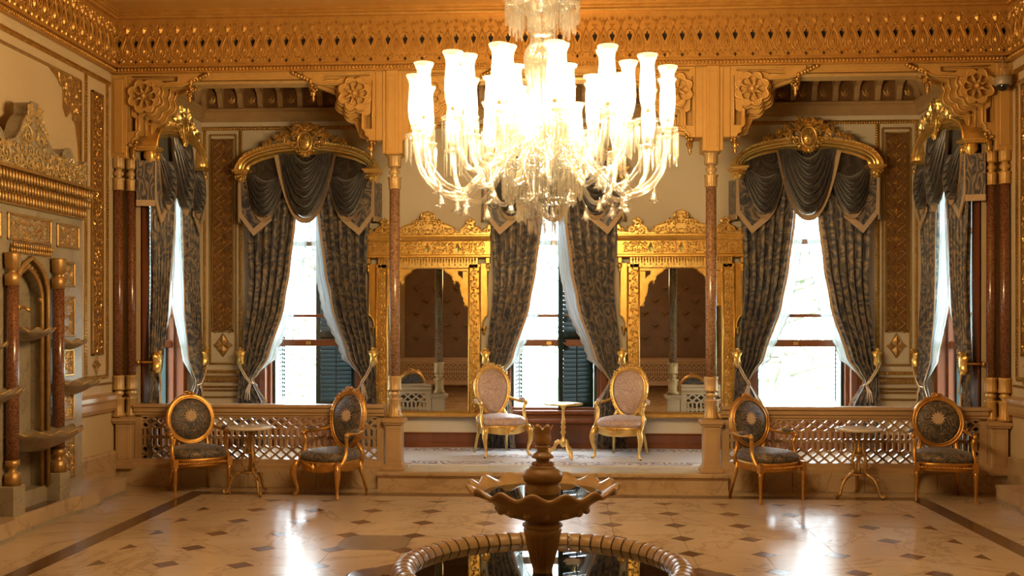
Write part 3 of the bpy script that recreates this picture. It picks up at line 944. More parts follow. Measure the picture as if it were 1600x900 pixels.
# pierced balustrades
def lattice(L, z0, z1):
    """pattern: a net of diagonals above and below, upright hexagon bars between"""
    b = MB(); H = z1 - z0
    n = int(round(L / .118)); p = L / n; w = .011; y0, y1 = -.018, .018
    def bar(x0, za, x1, zb):
        dx, dz = x1 - x0, zb - za; l = math.hypot(dx, dz); nx, nz = -dz / l * w, dx / l * w
        b.prism([(x0 + nx, za + nz), (x0 - nx, za - nz), (x1 - nx, zb - nz), (x1 + nx, zb + nz)], y0, y1, 'y')
    hd = p * .42
    zl = [z0, z0 + hd, z0 + 2 * hd]
    zu = [z1, z1 - hd, z1 - 2 * hd]
    for i in range(n):
        x = -L / 2 + i * p
        for za in (z0, z0 + hd):
            f = 0 if za == z0 else 1
            if f == 0:
                bar(x, za, x + p / 2, za + hd); bar(x + p, za, x + p / 2, za + hd)
            else:
                bar(x + p / 2, za, x + p, za + hd); bar(x + p / 2, za, x, za + hd)
        zb = z0 + 2 * hd
        bar(x, zb, x + p / 2, zb + hd * .8); bar(x + p, zb, x + p / 2, zb + hd * .8)
        zt = z1 - 2 * hd
        for za in (z1, z1 - hd):
            if za == z1:
                bar(x, za, x + p / 2, za - hd); bar(x + p, za, x + p / 2, za - hd)
            else:
                bar(x + p / 2, za, x + p, za - hd); bar(x + p / 2, za, x, za - hd)
        bar(x, zt, x + p / 2, zt - hd * .6); bar(x + p, zt, x + p / 2, zt - hd * .6)
        # hexagon uprights
        zm0, zm1 = zb + hd * .8, zt - hd * .6
        zc = (zm0 + zm1) / 2; q = hd * .28
        bar(x + p / 2, zm0, x + p / 2, zc - q); bar(x + p / 2, zc + q, x + p / 2, zm1)
        bar(x + p * .5, zc - q, x + p * .28, zc); bar(x + p * .5, zc - q, x + p * .72, zc)
        bar(x + p * .28, zc, x + p * .5, zc + q); bar(x + p * .72, zc, x + p * .5, zc + q)
        bar(x, zb, x, zc - q * 1.2); bar(x, zc + q * 1.2, x, zt)
        bar(x - p * .0, zc - q * 1.2, x + p * .28, zc); bar(x + p * .72, zc, x + p, zc - q * 1.2)
        bar(x, zc + q * 1.2, x + p * .28, zc); bar(x + p * .72, zc, x + p, zc + q * 1.2)
    return b
BL = 2.68
def balustrade(loc, label):
    t = thing('balustrade', label, 'balustrade', loc, 0, 'pierced balustrades of the bays')
    h = BL / 2
    b = MB(); b.prism([(-.075, 0), (.075, 0), (.075, .04), (.05, .055), (.045, .10), (-.045, .10), (-.05, .055), (-.075, .04)], -h, h, 'x'); part(t, 'bottom_rail', b, M['rail_wood'])
    b = MB(); b.prism([(-.03, .54), (-.03, .56), (-.045, .565), (-.045, .585), (-.06, .60), (-.06, .635), (-.085, .65), (-.085, .672), (-.07, .68), (.07, .68), (.085, .672), (.085, .65), (.06, .635), (.06, .60), (.045, .585), (.03, .56), (.03, .54)], -h, h, 'x'); part(t, 'handrail', b, M['rail_wood'])
    for x in (-h + .05, h - .03):
        b = MB(); b.cbox(x - .05, -.03, .09, x + .03, .03, .56, .004)
        part(t, 'end_stile', b, M['rail_wood'])
    part(t, 'lattice', lattice(BL - .10, .10, .545), M['rail_wood'], 'stuff')
    return t
BXC = 3.095
bal = balustrade((-BXC, 10.53, PZ), 'honey pierced stone balustrade behind the two front armchairs on the left')
dup(bal, (BXC, 10.53, PZ), 0, 'honey pierced stone balustrade behind the two front armchairs on the right')
# the matching screen behind the viewer, seen in the two mirrors
dup(bal, (-BXC, -.45, PZ), 0, 'distant balustrade reflected at the left in the gilded mirrors')
dup(bal, (BXC, -.45, PZ), 0, 'distant balustrade reflected at the right in the gilded mirrors')
# scalloped brackets in rows on the wall behind the viewer
bk = MB()
bk.lathe([(.001, -.12), (.02, -.11), (.012, -.08), (.05, -.04), (.11, 0), (.10, .01), (.001, -.01)], 14, (0, 0, 0), True, lambda a, r, z: (r * (1 + .06 * math.cos(a * 9)), z))
bk_me = bk.mesh('wall_basin', M['old_gold'])
k = 0
for sx in (-1, 1):
    for row in range(5):
        for c in range(4 - row % 2):
            x = sx * (2.3 + (c + .5 * (row % 2)) * .55)
            part(wall_front, 'wall_basin', bk_me, None, loc=(x, -2.85, 1.35 + row * .34))
for q in (-4.35, -1.75, 1.75, 4.35):
    b = MB(); b.box(q - .06, -2.9, .2, q + .06, -2.84, 4.4); part(wall_front, 'pilaster', b, M['old_gold'])
# ================================================================ WINDOWS AND THEIR DRAPERY (local frame: wall face y = 0, room towards -y)
def build_window(n, loc, rz, shutters, seat=False, label=''):
    r = struct('window_%d' % n, None, None, loc, rz, label)
    # mahogany casing, reveal lining and sill
    b = MB()
    for sx in (-1, 1):
        b.cbox(sx * .655, -.03, WZ0, sx * .575, .10, WZ1, .006)
        b.cbox(sx * .595, .08, WZ0, sx * .535, .18, WZ1, .006)
        b.prism([(sx * .74, -.02), (sx * .65, -.045), (sx * .65, 0), (sx * .74, 0)], WZ0 - .02, WZ1, 'z')
    b.cbox(-.66, -.03, WZ1 - .08, .66, .14, WZ1, .006)
    part(r, 'casing', b, M['wood'])
    b = MB()
    b.cbox(-.66, -.05, WZ0 - .02, .66, .30, WZ0 + .03, .008); b.cbox(-.56, .10, WZ0 + .03, .56, .20, WZ0 + .06, .006)
    part(r, 'sill', b, M['wood'])
    b = MB()
    for sx in (-1, 1): b.cbox(sx * .655, .16, WZ0, sx * .50, .31, WZ1, .006)
    b.cbox(-.55, .18, WZ1 - .12, .55, .30, WZ1, .006)
    part(r, 'outer_frame', b, M['shutter'])
    # sashes: the lower one is pushed up
    b = MB(); b.cbox(-.54, .10, 1.44, .54, .155, 1.525, .006); part(r, 'meeting_rail', b, M['wood'])
    b = MB(); b.cbox(-.54, .115, 1.80, .54, .15, 1.842, .005); part(r, 'glazing_bar', b, M['wood'])
    b = MB(); b.cbox(-.54, .10, 2.70, .54, .15, 2.76, .005); part(r, 'top_rail', b, M['wood'])
    b = MB(); b.box(-.09, .09, 1.46, -.03, .102, 1.50); part(r, 'sash_lift', b, M['pale_gold'])
    for z0, z1 in ((1.525, 1.80), (1.842, 2.70), (2.76, 3.47)):
        b = MB(); b.box(-.535, .128, z0, .535, .132, z1); part(r, 'pane', b, M['pane'])
    # louvred shutters hung outside
    for sx, ang in shutters:
        t = obj('shutter', None, r, None, None, (sx * .50, .30, 0), ang)
        fr = MB(); W = .50
        d = -sx
        for x in (0, W - .06, ): fr.cbox(d * x, 0, .66, d * (x + .06), .035, 3.40, .004)
        for z in (.66, 1.55, 2.45, 3.32): fr.cbox(d * .04, 0, z, d * (W - .02), .035, z + .08, .004)
        fr.box(d * (W * .5 - .006), -.012, .74, d * (W * .5 + .006), -.002, 3.32)
        t2 = part(t, 'shutter_frame', fr, M['shutter'])
        sl = MB(); sl.prism([(-.002, -.028), (.030, .020), (.030, .027), (-.002, -.021)], min(d * .06, d * (W - .06)), max(d * .06, d * (W - .06)), 'x')
        key = 'slat%d' % sx
        if key not in SLAT: SLAT[key] = sl.mesh('slat', M['shutter'])
        for z0, z1 in ((.74, 1.55), (1.63, 2.45), (2.53, 3.32)):
            k = int((z1 - z0) / .052)
            for i in range(k): part(t, 'slat', SLAT[key], None, loc=(0, 0, z0 + (i + .5) * (z1 - z0) / k))
    # panelling between sill and floor
    b = MB()
    if seat:
        b.cbox(-.78, -.16, WZ0 - .115, .78, 0, WZ0 - .065, .01); b.cbox(-.74, -.10, PZ, .74, 0, WZ0 - .11, .006)
        b.cbox(-.70, -.02, WZ0 - .07, .70, .0, WZ0 - .02, .004); b.cbox(-.76, -.12, PZ, .76, 0, PZ + .06, .004)
        part(r, 'window_seat', b, M['wood'])
    else:
        b.cbox(-.72, -.05, PZ, .72, 0, WZ0 - .02, .006)
        for x in (-.6, -.2, .2, .6): b.cbox(x - .16, -.062, PZ + .09, x + .16, -.045, WZ0 - .09, .008)
        part(r, 'apron_panel', b, M['wood'])
    return r
SLAT = {}
R = math.radians

XO = [(.2, -.90), (.75, -.875), (1.02, -.855), (1.3, -.82), (2.2, -.74), (3.4, -.80)]
XI = [(.2, -.50), (.75, -.545), (.92, -.63), (1.02, -.695), (1.12, -.64), (1.3, -.53), (1.95, -.325), (2.4, -.245), (2.98, -.175), (3.4, -.12)]
def curtain(root_label, sx, loc, rz, nm_group, top=3.42):
    t = thing('curtain', root_label, 'curtain', loc, rz, nm_group)
    rnd = random.Random(11 + sx)
    ph = rnd.uniform(0, 6)
    NF = 5.5
    def fn(u, v):
        z = lerp(PZ + .015, top, v)
        a, c = smooth_tab(XO, z), smooth_tab(XI, z)
        tie = math.exp(-((z - 1.02) / .16) ** 2)
        amp = .045 * (1 - .62 * tie) * (1.0 if z > 1.02 else .8)
        w = math.sin(2 * PI * NF * u + ph + .5 * math.sin(v * 5)) + .35 * math.sin(4 * PI * NF * u + 1.3 + v * 4)
        x = lerp(a, c, u) + .012 * math.sin(2 * PI * NF * u * 2 + 1) * (1 - tie)
        y = -.17 - .02 * tie + amp * w - .04 * tie * (1 - (2 * u - 1) ** 2)
        return (sx * x, y, z)
    b = MB(); b.grid(fn, 66, 46, lambda u, v: (u * 1.15 + (3.3 if sx > 0 else 0), v * 3.2))
    part(t, 'drape', b, M['drape'])
    b = MB()
    def fe(u, v):
        p = fn(1.0, v)
        z = p[2]
        tie = math.exp(-((z - 1.02) / .16) ** 2)
        w = .030 * (1 - .5 * tie)
        return (p[0] + sx * u * w, p[1] - .006 + .012 * math.sin(u * PI), z)
    b.grid(fe, 3, 46); part(t, 'edge_trim', b, M['fringe'])
    # cord and knot of the tieback
    b = MB()
    hx = -.815 if True else 0
    for q in (-.012, .012):
        b.tube([(sx * (-.83 + q), -.30, 1.26), (sx * (-.80 + q), -.29, 1.18), (sx * (-.735 + q), -.275, 1.06), (sx * (-.69 + q), -.26, 1.0), (sx * (-.68 + q), -.20, .985)], .009, 5)
    for k in range(3): b.tube([(sx * (-.68 - .012 * k), -.24, 1.0), (sx * (-.70 - .02 * k), -.26, .9), (sx * (-.70 - .03 * k), -.26, .78)], [.007, .009, .004], 5)
    part(t, 'tie_cord', b, M['fringe'])
    return t
def sheer(label, sx, loc, rz, group, wide=0.0):
    t = thing('sheer_curtain', label, 'curtain', loc, rz, group)
    tab = [(.2, -.52), (.75, -.56), (.92, -.63), (1.03, -.69), (1.15, -.585), (1.3, -.41), (1.95, -.155 + wide), (2.4, -.07 + wide), (2.98, .0 + wide), (3.4, .04)]
    def fn(u, v):
        z = lerp(PZ + .03, 3.42, v)
        c = smooth_tab(tab, z); a = min(smooth_tab(XI, z) - .14, c - .05)
        tie = math.exp(-((z - 1.02) / .16) ** 2)
        x = lerp(a, c, u) + (.010 * math.sin(z * 60) * max(0, u - .8) * 5 if z < 2.3 else 0)
        y = -.09 + .02 * (1 - .7 * tie) * math.sin(2 * PI * 4.5 * u + v * 3) - .05 * tie
        return (sx * x, y, z)
    b = MB(); b.grid(fn, 26, 60)
    part(t, 'veil', b, M['sheer'])
    b = MB()
    b.tube([(fn(1, v / 60)[0], fn(1, v / 60)[1] - .003, fn(1, v / 60)[2]) for v in range(61)], .004, 4)
    part(t, 'lace_edge', b, M['sheer'])
    return t

ARX, ARZ, ARH = .80, 3.60, .27          # pelmet arch centre line
def pelmet(label, loc, rz):
    t = thing('pelmet', label, 'pelmet', loc, rz, 'gilded pelmets over the windows')
    prof = [(-.06, 0), (-.06, -.17), (-.035, -.185), (-.03, -.21), (-.015, -.235), (.0, -.24), (.012, -.265), (.03, -.275), (.05, -.27), (.062, -.29), (.075, -.30), (.085, -.285), (.085, 0)]
    n = 40; vs = []; sm = []
    b = MB(); m = len(prof)
    for i in range(n + 1):
        a = PI * (1 - i / n)
        cx, cz = ARX * math.cos(a), ARZ + ARH * math.sin(a) ** .85 if 0 < i < n else ARZ
        nx, nz = math.cos(a) * ARH, math.sin(a) * ARX
        l = math.hypot(nx, nz); nx, nz = nx / l, nz / l
        if abs(cx) > .72: k = (abs(cx) - .72) / .08; nx, nz = lerp(nx, math.copysign(1, cx), k), lerp(nz, 0, k)
        for p in prof: vs.append((cx + nx * p[0], p[1], cz + nz * p[0]))
    b.add(vs, [(i * m + k, i * m + k + 1, (i + 1) * m + k + 1, (i + 1) * m + k) for i in range(n) for k in range(m - 1)], False)
    part(t, 'arch_moulding', b, M['pale_gold'])
    b = MB()
    for i in range(54):
        a = PI * (1 - (i + .5) / 54)
        cx, cz = (ARX + .06) * math.cos(a), ARZ + (ARH + .075) * math.sin(a) ** .85
        b.ball((cx, -.285, cz), .017, 5, 4, 1.2, 1, 1)
    part(t, 'rope_edge', b, M['gold'])
    # end blocks and hanging shields
    for sx in (-1, 1):
        b = MB(); x = sx * .805
        b.cbox(x - .11, -.30, ARZ - .015, x + .11, 0, ARZ + .015, .006); b.cbox(x - .09, -.28, ARZ - .035, x + .09, 0, ARZ - .01, .006)
        b.lathe([(.012, -.24), (.03, -.22), (.02, -.195), (.03, -.18), (.06, -.13), (.085, -.07), (.085, -.03), (.06, 0)], 12, (x, -.17, ARZ - .02), True, None, 1, 1.1)
        b.ball((x, -.275, ARZ - .10), .035, 8, 5)
        for q in (-1, 1):
            b.spiral(x + q * .05, ARZ - .07, -.25, .035, 1.2, q, 0, .011)
            b.leaf(x, ARZ - .2, -.20, PI / 2 + q * .5, .12, .025, .025)
        part(t, 'corbel', b, M['pale_gold'])
    # cartouche and trailing leaves
    b = MB()
    zc = ARZ + ARH + .07
    b.ball((0, -.30, zc), .085, 16, 8, .9, .45, 1.25)
    ring = [(.088 * math.cos(2 * PI * k / 24), -.315, zc + .12 * math.sin(2 * PI * k / 24)) for k in range(25)]
    b.tube(ring, .017, 6, False)
    for k in range(4): b.spiral((-1) ** k * .025, zc + .05 - .035 * k, -.335, .026, 1, 1 - 2 * (k % 2), k, .007, 10, 4)
    part(t, 'cartouche', b, M['pale_gold'])
    b = MB(); rnd = random.Random(21)
    for sx in (-1, 1):
        for k, (px, pz, r_) in enumerate(((.13, .04, .06), (.15, -.04, .05), (.11, .12, .055), (.22, .02, .05), (.05, .19, .05), (.10, -.10, .04))):
            b.spiral(sx * px, zc + pz, -.29, r_, 1.25, sx * (1 if k % 2 else -1), k * 1.3 if sx > 0 else PI - k * 1.3, .014)
        for k in range(44):
            q = rnd.uniform(0, 1)
            px = .08 + .44 * q ** 1.3; pz = .05 + .10 * (1 - q) - .12 * q + rnd.uniform(-.04, .06) * (1.2 - q)
            b.leaf(sx * px, zc + pz, -.30 + rnd.uniform(-.02, .03), (PI / 2 + rnd.uniform(-1.6, .9)) if sx > 0 else (PI / 2 - rnd.uniform(-1.6, .9)), rnd.uniform(.06, .12), rnd.uniform(.014, .026), .035)
        for k in range(6): b.leaf(sx * .02, zc + .13, -.29, PI / 2 + sx * (.15 + .28 * k), .13 - .008 * k, .022, .03)
        for k in range(4): b.leaf(sx * .01, zc - .11, -.29, -PI / 2 + sx * (.2 + .4 * k), .10, .02, .03)
    b.ball((0, -.30, zc + .15), .03, 8, 5); b.ball((0, -.30, zc - .15), .028, 8, 5, 1, 1, 1.5)
    part(t, 'leaf_crest', b, M['pale_gold'])
    return t

def swag_sheet(x0, x1, zt0, zt1, sag0, sag1, y, folds, inset):
    """sheet of hanging folds between two pinned corners; v runs from the flat top to the lowest fold"""
    def fn(u, v):
        q = 2 * u - 1
        w0 = lerp(inset, 1.0, v)
        xm, hw = (x0 + x1) / 2, (x1 - x0) / 2
        x = xm + hw * q * w0
        zt = lerp(zt0, zt1, u)
        p = lerp(1.8, 2.3, v)
        sag = lerp(sag0, sag1, v)
        z = zt - sag * (1 - abs(q) ** p)
        f = 2 * abs(math.sin(PI * folds * v)) ** .7 - 1.2
        yy = y - .05 * math.sin(PI * v) - .055 * f * (1 - abs(q) ** 4) - .07 * (1 - q * q)
        z += .022 * math.cos(2 * PI * folds * v) * (1 - q * q)
        return (x, yy, z)
    return fn
def valance(label, loc, rz):
    t = thing('valance', label, 'valance', loc, rz, 'swagged valances under the pelmets')
    # backing cloth inside the arch
    pts = [(-.74, 3.10), (-.10, 3.35), (.10, 3.35), (.74, 3.10)] + [(.76 * math.cos(PI * k / 20), ARZ + (ARH - .05) * max(0, math.sin(PI * k / 20)) ** .85) for k in range(21)]
    b = MB(); b.prism(pts, -.150, -.145, 'y')
    b.uv = [(p[0], p[2]) for p in b.v]
    part(t, 'backing_cloth', b, M['swag'])
    for k, (x0, x1, a, c, s0, s1, y, ins) in enumerate(((-.76, -.27, 3.56, 3.52, .08, .52, -.225, .55), (.27, .76, 3.52, 3.56, .08, .52, -.225, .55), (-.345, .345, 3.80, 3.80, .12, .80, -.25, .42))):
        fn = swag_sheet(x0, x1, a, c, s0, s1, y, 6.0, ins)
        b = MB(); b.grid(fn, 28, 60, lambda u, v: (u * .8 + k * .9, v * 1.0))
        part(t, 'swag', b, M['swag'])
        b = MB()
        def ft(u, v, fn=fn, k=k, x0=x0, x1=x1):
            p = fn(u, 1.0); q = 2 * u - 1
            o = fn(u, .97)
            e = 1 - (.55 if k == 2 else .97) * abs(q) ** (5 if k == 2 else 3)
            return (p[0] + (p[0] - (x0 + x1) / 2) * (.10 if k == 2 else .02) * v, p[1] - .05 * v - .006, p[2] - .072 * v * e - .002)
        b.grid(ft, 28, 4); part(t, 'swag_trim', b, M['fringe'])
    for sx in (-1, 1):
        pol = [(-.845, 3.46), (-.845, 3.05), (-.655, 2.80), (-.44, 2.98), (-.50, 3.08), (-.60, 3.16), (-.70, 3.30), (-.76, 3.46)]
        b = MB(); P = [(sx * x, z) for x, z in pol]
        b.plate(P, [], -.245, -.235); b.uv = [(p[0] * 1.2, p[2] * 1.2) for p in b.v]
        part(t, 'jabot', b, M['drape'])
        b = MB(); w = .075
        tr = [(-.845, 3.46), (-.845, 3.05), (-.655, 2.80), (-.43, 2.99), (-.43, 3.05), (-.49, 3.03), (-.655, 2.89), (-.80, 3.08), (-.815, 3.46)]
        b.plate([(sx * x, z) for x, z in tr], [], -.252, -.23)
        part(t, 'jabot_trim', b, M['fringe'])
        b = MB(); b.prism([(sx * .83, -.24), (sx * .845, -.24), (sx * .895, -.01), (sx * .885, -.01)], 3.03, 3.46, 'z'); b.uv = [(p[1] * 2, p[2]) for p in b.v]
        part(t, 'return_panel', b, M['drape'])
        b = MB(); b.prism([(sx * .83, -.245), (sx * .847, -.245), (sx * .90, -.01), (sx * .882, -.01)], 2.975, 3.04, 'z')
        part(t, 'return_trim', b, M['fringe'])
    return t
def holdback(label, loc, rz):
    t = thing('curtain_holdback', label, 'holdback', loc, rz, 'gilt curtain holdbacks')
    b = MB()
    b.tube([(0, 0, 0), (0, -.20, 0)], .012, 6); b.lathe([(.03, 0), (.03, .012), (.015, .02)], 10, (0, 0, 0))
    for i in range(len(b.v) - 30, len(b.v)):
        x, y, z = b.v[i]; b.v[i] = (x, -z, y)
    part(t, 'rod', b, M['gold'])
    b = MB()
    pol = [(-.02, .115), (.02, .115), (.035, .085), (.075, .075), (.06, .04), (.045, 0), (.05, -.05), (.06, -.075), (.03, -.09), (.012, -.118), (-.012, -.118), (-.03, -.09), (-.06, -.075), (-.05, -.05), (-.045, 0), (-.06, .04), (-.075, .075), (-.035, .085)]
    n = len(pol)
    b.add([(x, -.20, z) for x, z in pol] + [(x * .8, -.235, z * .88) for x, z in pol] + [(0, -.25, 0)], [(i, (i + 1) % n, n + (i + 1) % n, n + i) for i in range(n)] + [(n + i, n + (i + 1) % n, 2 * n) for i in range(n)], True)
    b.prism([(x, z) for x, z in pol], -.20, -.185, 'y')
    for q in (-1, 1): b.spiral(q * .03, .07, -.235, .025, 1.1, q, 1, .008, 10, 4)
    b.ball((0, -.235, .11), .02, 8, 5)
    part(t, 'shield', b, M['pale_gold'])
    return t

WIN = [
    (1, (WX[0], YB, 0), 0, ((1, R(18)), (-1, R(95))), 'left back window', False),
    (2, (WX[1], YB, 0), 0, ((1, R(30)), (-1, R(80))), 'middle back window', True),
    (3, (WX[2], YB, 0), 0, ((1, R(-100)), (-1, R(100))), 'right back window', False),
    (4, (-BW, SWY, 0), PI / 2, ((1, R(-100)), (-1, R(100))), 'left end window', False),
    (5, (BW, SWY, 0), -PI / 2, ((1, R(-100)), (-1, R(100))), 'right end window', False)]
BES = {1: 'behind the two left armchairs', 2: 'between the two gilded mirrors', 3: 'behind the two right armchairs', 4: 'in the left end wall of the bay', 5: 'in the right end wall of the bay'}
for n, loc, rz, sh, nm, seat in WIN:
    made = []
    w_ = build_window(n, loc, rz, sh, seat, 'tall mahogany sash window with green louvred shutters ' + BES[n])
    for sx, sd in ((1, 'left'), (-1, 'right')):
        made.append(curtain('grey and gold brocade drape on the %s side of the %s' % (sd, nm), sx, loc, rz, 'brocade curtains tied back'))
        made.append(sheer('white lace-edged sheer on the %s side of the %s' % (sd, nm), sx, loc, rz, 'white sheers', .13 if n > 3 else 0))
        hx = -sx * (.825 if n < 4 else .72)
        p = Matrix.Rotation(rz, 4, 'Z') @ Vector((hx, 0, 1.31)) + Vector(loc)
        holdback('gilt shield holdback at the %s curtain of the %s' % (sd, nm), tuple(p), rz)
    made.append(pelmet('gilded arched pelmet with oval cartouche over the %s' % nm, loc, rz))
    made.append(valance('dark brocade valance of three swags with beige trim over the %s' % nm, loc, rz))
    if n > 3:
        w_.scale = (.85, 1, 1)
        for o_ in made: o_.scale = (.88, .78, 1)

# ================================================================ GILDED MIRRORS
def mirror(label, x):
    t = thing('gilded_mirror', label, 'mirror', (x, YB, 0), 0, 'gilded wall mirrors')
    b = MB(); b.box(-.60, -.05, .60, .60, -.02, 2.46); part(t, 'backboard', b, M['wood'])
    b = MB(); b.box(-.56, -.062, .64, .56, -.056, 2.46); part(t, 'mirror_glass', b, M['mirror'])
    for sx in (-1, 1):
        b = MB(); a, c = sx * .495, sx * .655
        x0, x1 = min(a, c), max(a, c)
        b.cbox(x0, -.13, .60, x1, -.01, 2.46, .01)
        for q in (x0 + .016, x1 - .016): b.tube([(q, -.132, .64), (q, -.132, 2.42)], .011, 5)
        part(t, 'stile', b, M['gold'])
        b = MB()
        for k in range(13):
            zc = .72 + k * .135; q = 1 if k % 2 else -1
            b.spiral((x0 + x1) / 2, zc, -.132, .046, 1.3, q * sx, 1.5 * q, .012)
            for aa in (.6, 2.2, 3.6, 5.1): b.leaf((x0 + x1) / 2 + .03 * math.cos(aa), zc + .05 * math.sin(aa), -.132, aa + q, .055, .016, .018)
        part(t, 'scrollwork', b, M['pale_gold'])
        # upper wings and inner stepped corner pieces
        wing = [(.655, 2.46), (.655, 1.66), (.67, 1.68), (.675, 1.74), (.70, 1.80), (.735, 1.83), (.735, 2.46)]
        b = MB(); b.plate([(sx * p, z) for p, z in wing], [], -.10, -.01); b.tube([(sx * p, -.10, z) for p, z in wing[1:]], .010, 5)
        b.lathe([(.001, -.06), (.012, -.045), (.022, -.02), (.012, 0), (.03, .02), (.03, .05)], 8, (sx * .69, -.06, 1.64))
        part(t, 'wing', b, M['gold'])
        inner = [(.50, 2.44), (.50, 1.93), (.47, 1.95), (.455, 1.98), (.44, 2.00), (.44, 2.04), (.425, 2.06), (.405, 2.12), (.40, 2.20), (.375, 2.24), (.35, 2.25), (.325, 2.24), (.31, 2.26), (.30, 2.30), (.27, 2.33), (.22, 2.36), (.20, 2.39), (.16, 2.40), (.16, 2.44)]
        b = MB(); b.plate([(sx * p, z) for p, z in inner], [[(sx * .485, 2.37), (sx * .485, 2.08), (sx * .455, 2.08), (sx * .44, 2.16), (sx * .43, 2.26), (sx * .40, 2.30), (sx * .36, 2.33), (sx * .36, 2.37)]], -.10, -.065)
        b.tube([(sx * p, -.10, z) for p, z in inner[1:]], .009, 5)
        b.box(min(sx * .49, sx * .43), -.115, 2.05, max(sx * .49, sx * .43), -.095, 2.36)
        for (px, pz) in ((.325, 2.235), (.455, 1.965)):
            b.lathe([(.001, -.04), (.012, -.02), (.018, -.005), (.010, .005), (.016, .02)], 8, (sx * px, -.085, pz))
        part(t, 'corner_piece', b, M['gold'])
    b = MB()
    b.cbox(-.62, -.13, 2.40, .62, -.01, 2.55, .006)
    n = 34
    for i in range(n):
        x = -.6 + (i + .5) * 1.2 / n
        b.leaf(x, 2.54, -.135, -PI / 2, .085 - .02 * (i % 2), .014, .022); b.ball((x, -.145, 2.445 + .03 * (i % 2)), .011, 5, 4)
    for i in range(46): b.ball((-.6 + i * 1.2 / 45, -.135, 2.408), .008, 5, 3)
    part(t, 'drop_band', b, M['pale_gold'])
    b = MB()
    b.prism([(0, 2.53), (-.15, 2.53), (-.17, 2.54), (-.17, 2.56), (-.15, 2.57), (-.15, 2.73), (-.17, 2.74), (-.19, 2.76), (-.20, 2.79), (-.20, 2.805), (-.16, 2.815), (0, 2.815)], -.77, .77, 'x')
    part(t, 'entablature', b, M['gold'])
    b = MB()
    for k in range(4):
        x0 = -.70 + k * .37; poly = [(x0, 2.585), (x0 + .29, 2.585), (x0 + .29, 2.715), (x0, 2.715)]
        carve(b, poly, -.152, .034, .008, 40 + k, False, 1.2)
        for i in range(5):
            b.tube([(x0 + i * .058, -.155, 2.69), (x0 + .029 + i * .058, -.155, 2.722), (x0 + .058 + i * .058, -.155, 2.69)], .007, 4)
        if k < 3: b.leaf(x0 + .33, 2.58, -.152, PI / 2, .14, .035, .025)
    part(t, 'frieze_carving', b, M['pale_gold'])
    for sx in (-1, 1):
        b = MB(); b.cbox(sx * .715, -.16, 2.46, sx * .765, -.04, 2.53, .006)
        b.lathe([(.001, -.12), (.012, -.10), (.022, -.085), (.010, -.07), (.028, -.05), (.03, -.02), (.02, 0)], 10, (sx * .74, -.12, 2.46))
        part(t, 'drop_finial', b, M['gold'])
    half = [(0, 3.10), (.045, 3.075), (.055, 3.05), (.085, 3.05), (.09, 3.02), (.06, 3.005), (.05, 2.985), (.10, 2.99), (.16, 2.975), (.20, 2.95), (.25, 2.935), (.30, 2.915), (.335, 2.88), (.345, 2.865)]
    gap = [(.36, 2.845), (.395, 2.84), (.415, 2.865), (.415, 2.89)]
    side = [(.45, 2.915), (.49, 2.93), (.50, 2.955), (.475, 2.965), (.48, 2.985), (.515, 2.995), (.53, 3.02), (.545, 2.995), (.58, 2.985), (.585, 2.965), (.56, 2.955), (.57, 2.93), (.61, 2.905), (.64, 2.88), (.645, 2.855), (.665, 2.845), (.70, 2.86), (.715, 2.885), (.75, 2.93), (.77, 2.935), (.77, 2.81)]
    r_ = half + gap + side
    outl = [(-x, z) for x, z in reversed(r_)] + r_[1:]
    b = MB(); b.plate(outl, [], -.14, -.04)
    carve(b, outl, -.142, .052, .012, 77, True, 1.5)
    b.tube([(x, -.14, z) for x, z in outl[1:-1]], .011, 5)
    part(t, 'crest', b, M['pale_gold'])
    b = MB(); b.prism([(0, .575), (-.14, .575), (-.17, .59), (-.17, .625), (-.15, .64), (0, .64)], -.80, .80, 'x'); part(t, 'bottom_ledge', b, M['gold'])
    return t
mirror('gilded mirror with carved crest behind the pink armchair on the left of the window', -1.545)
mirror('gilded mirror with carved crest behind the pink armchair on the right of the window', 1.545)
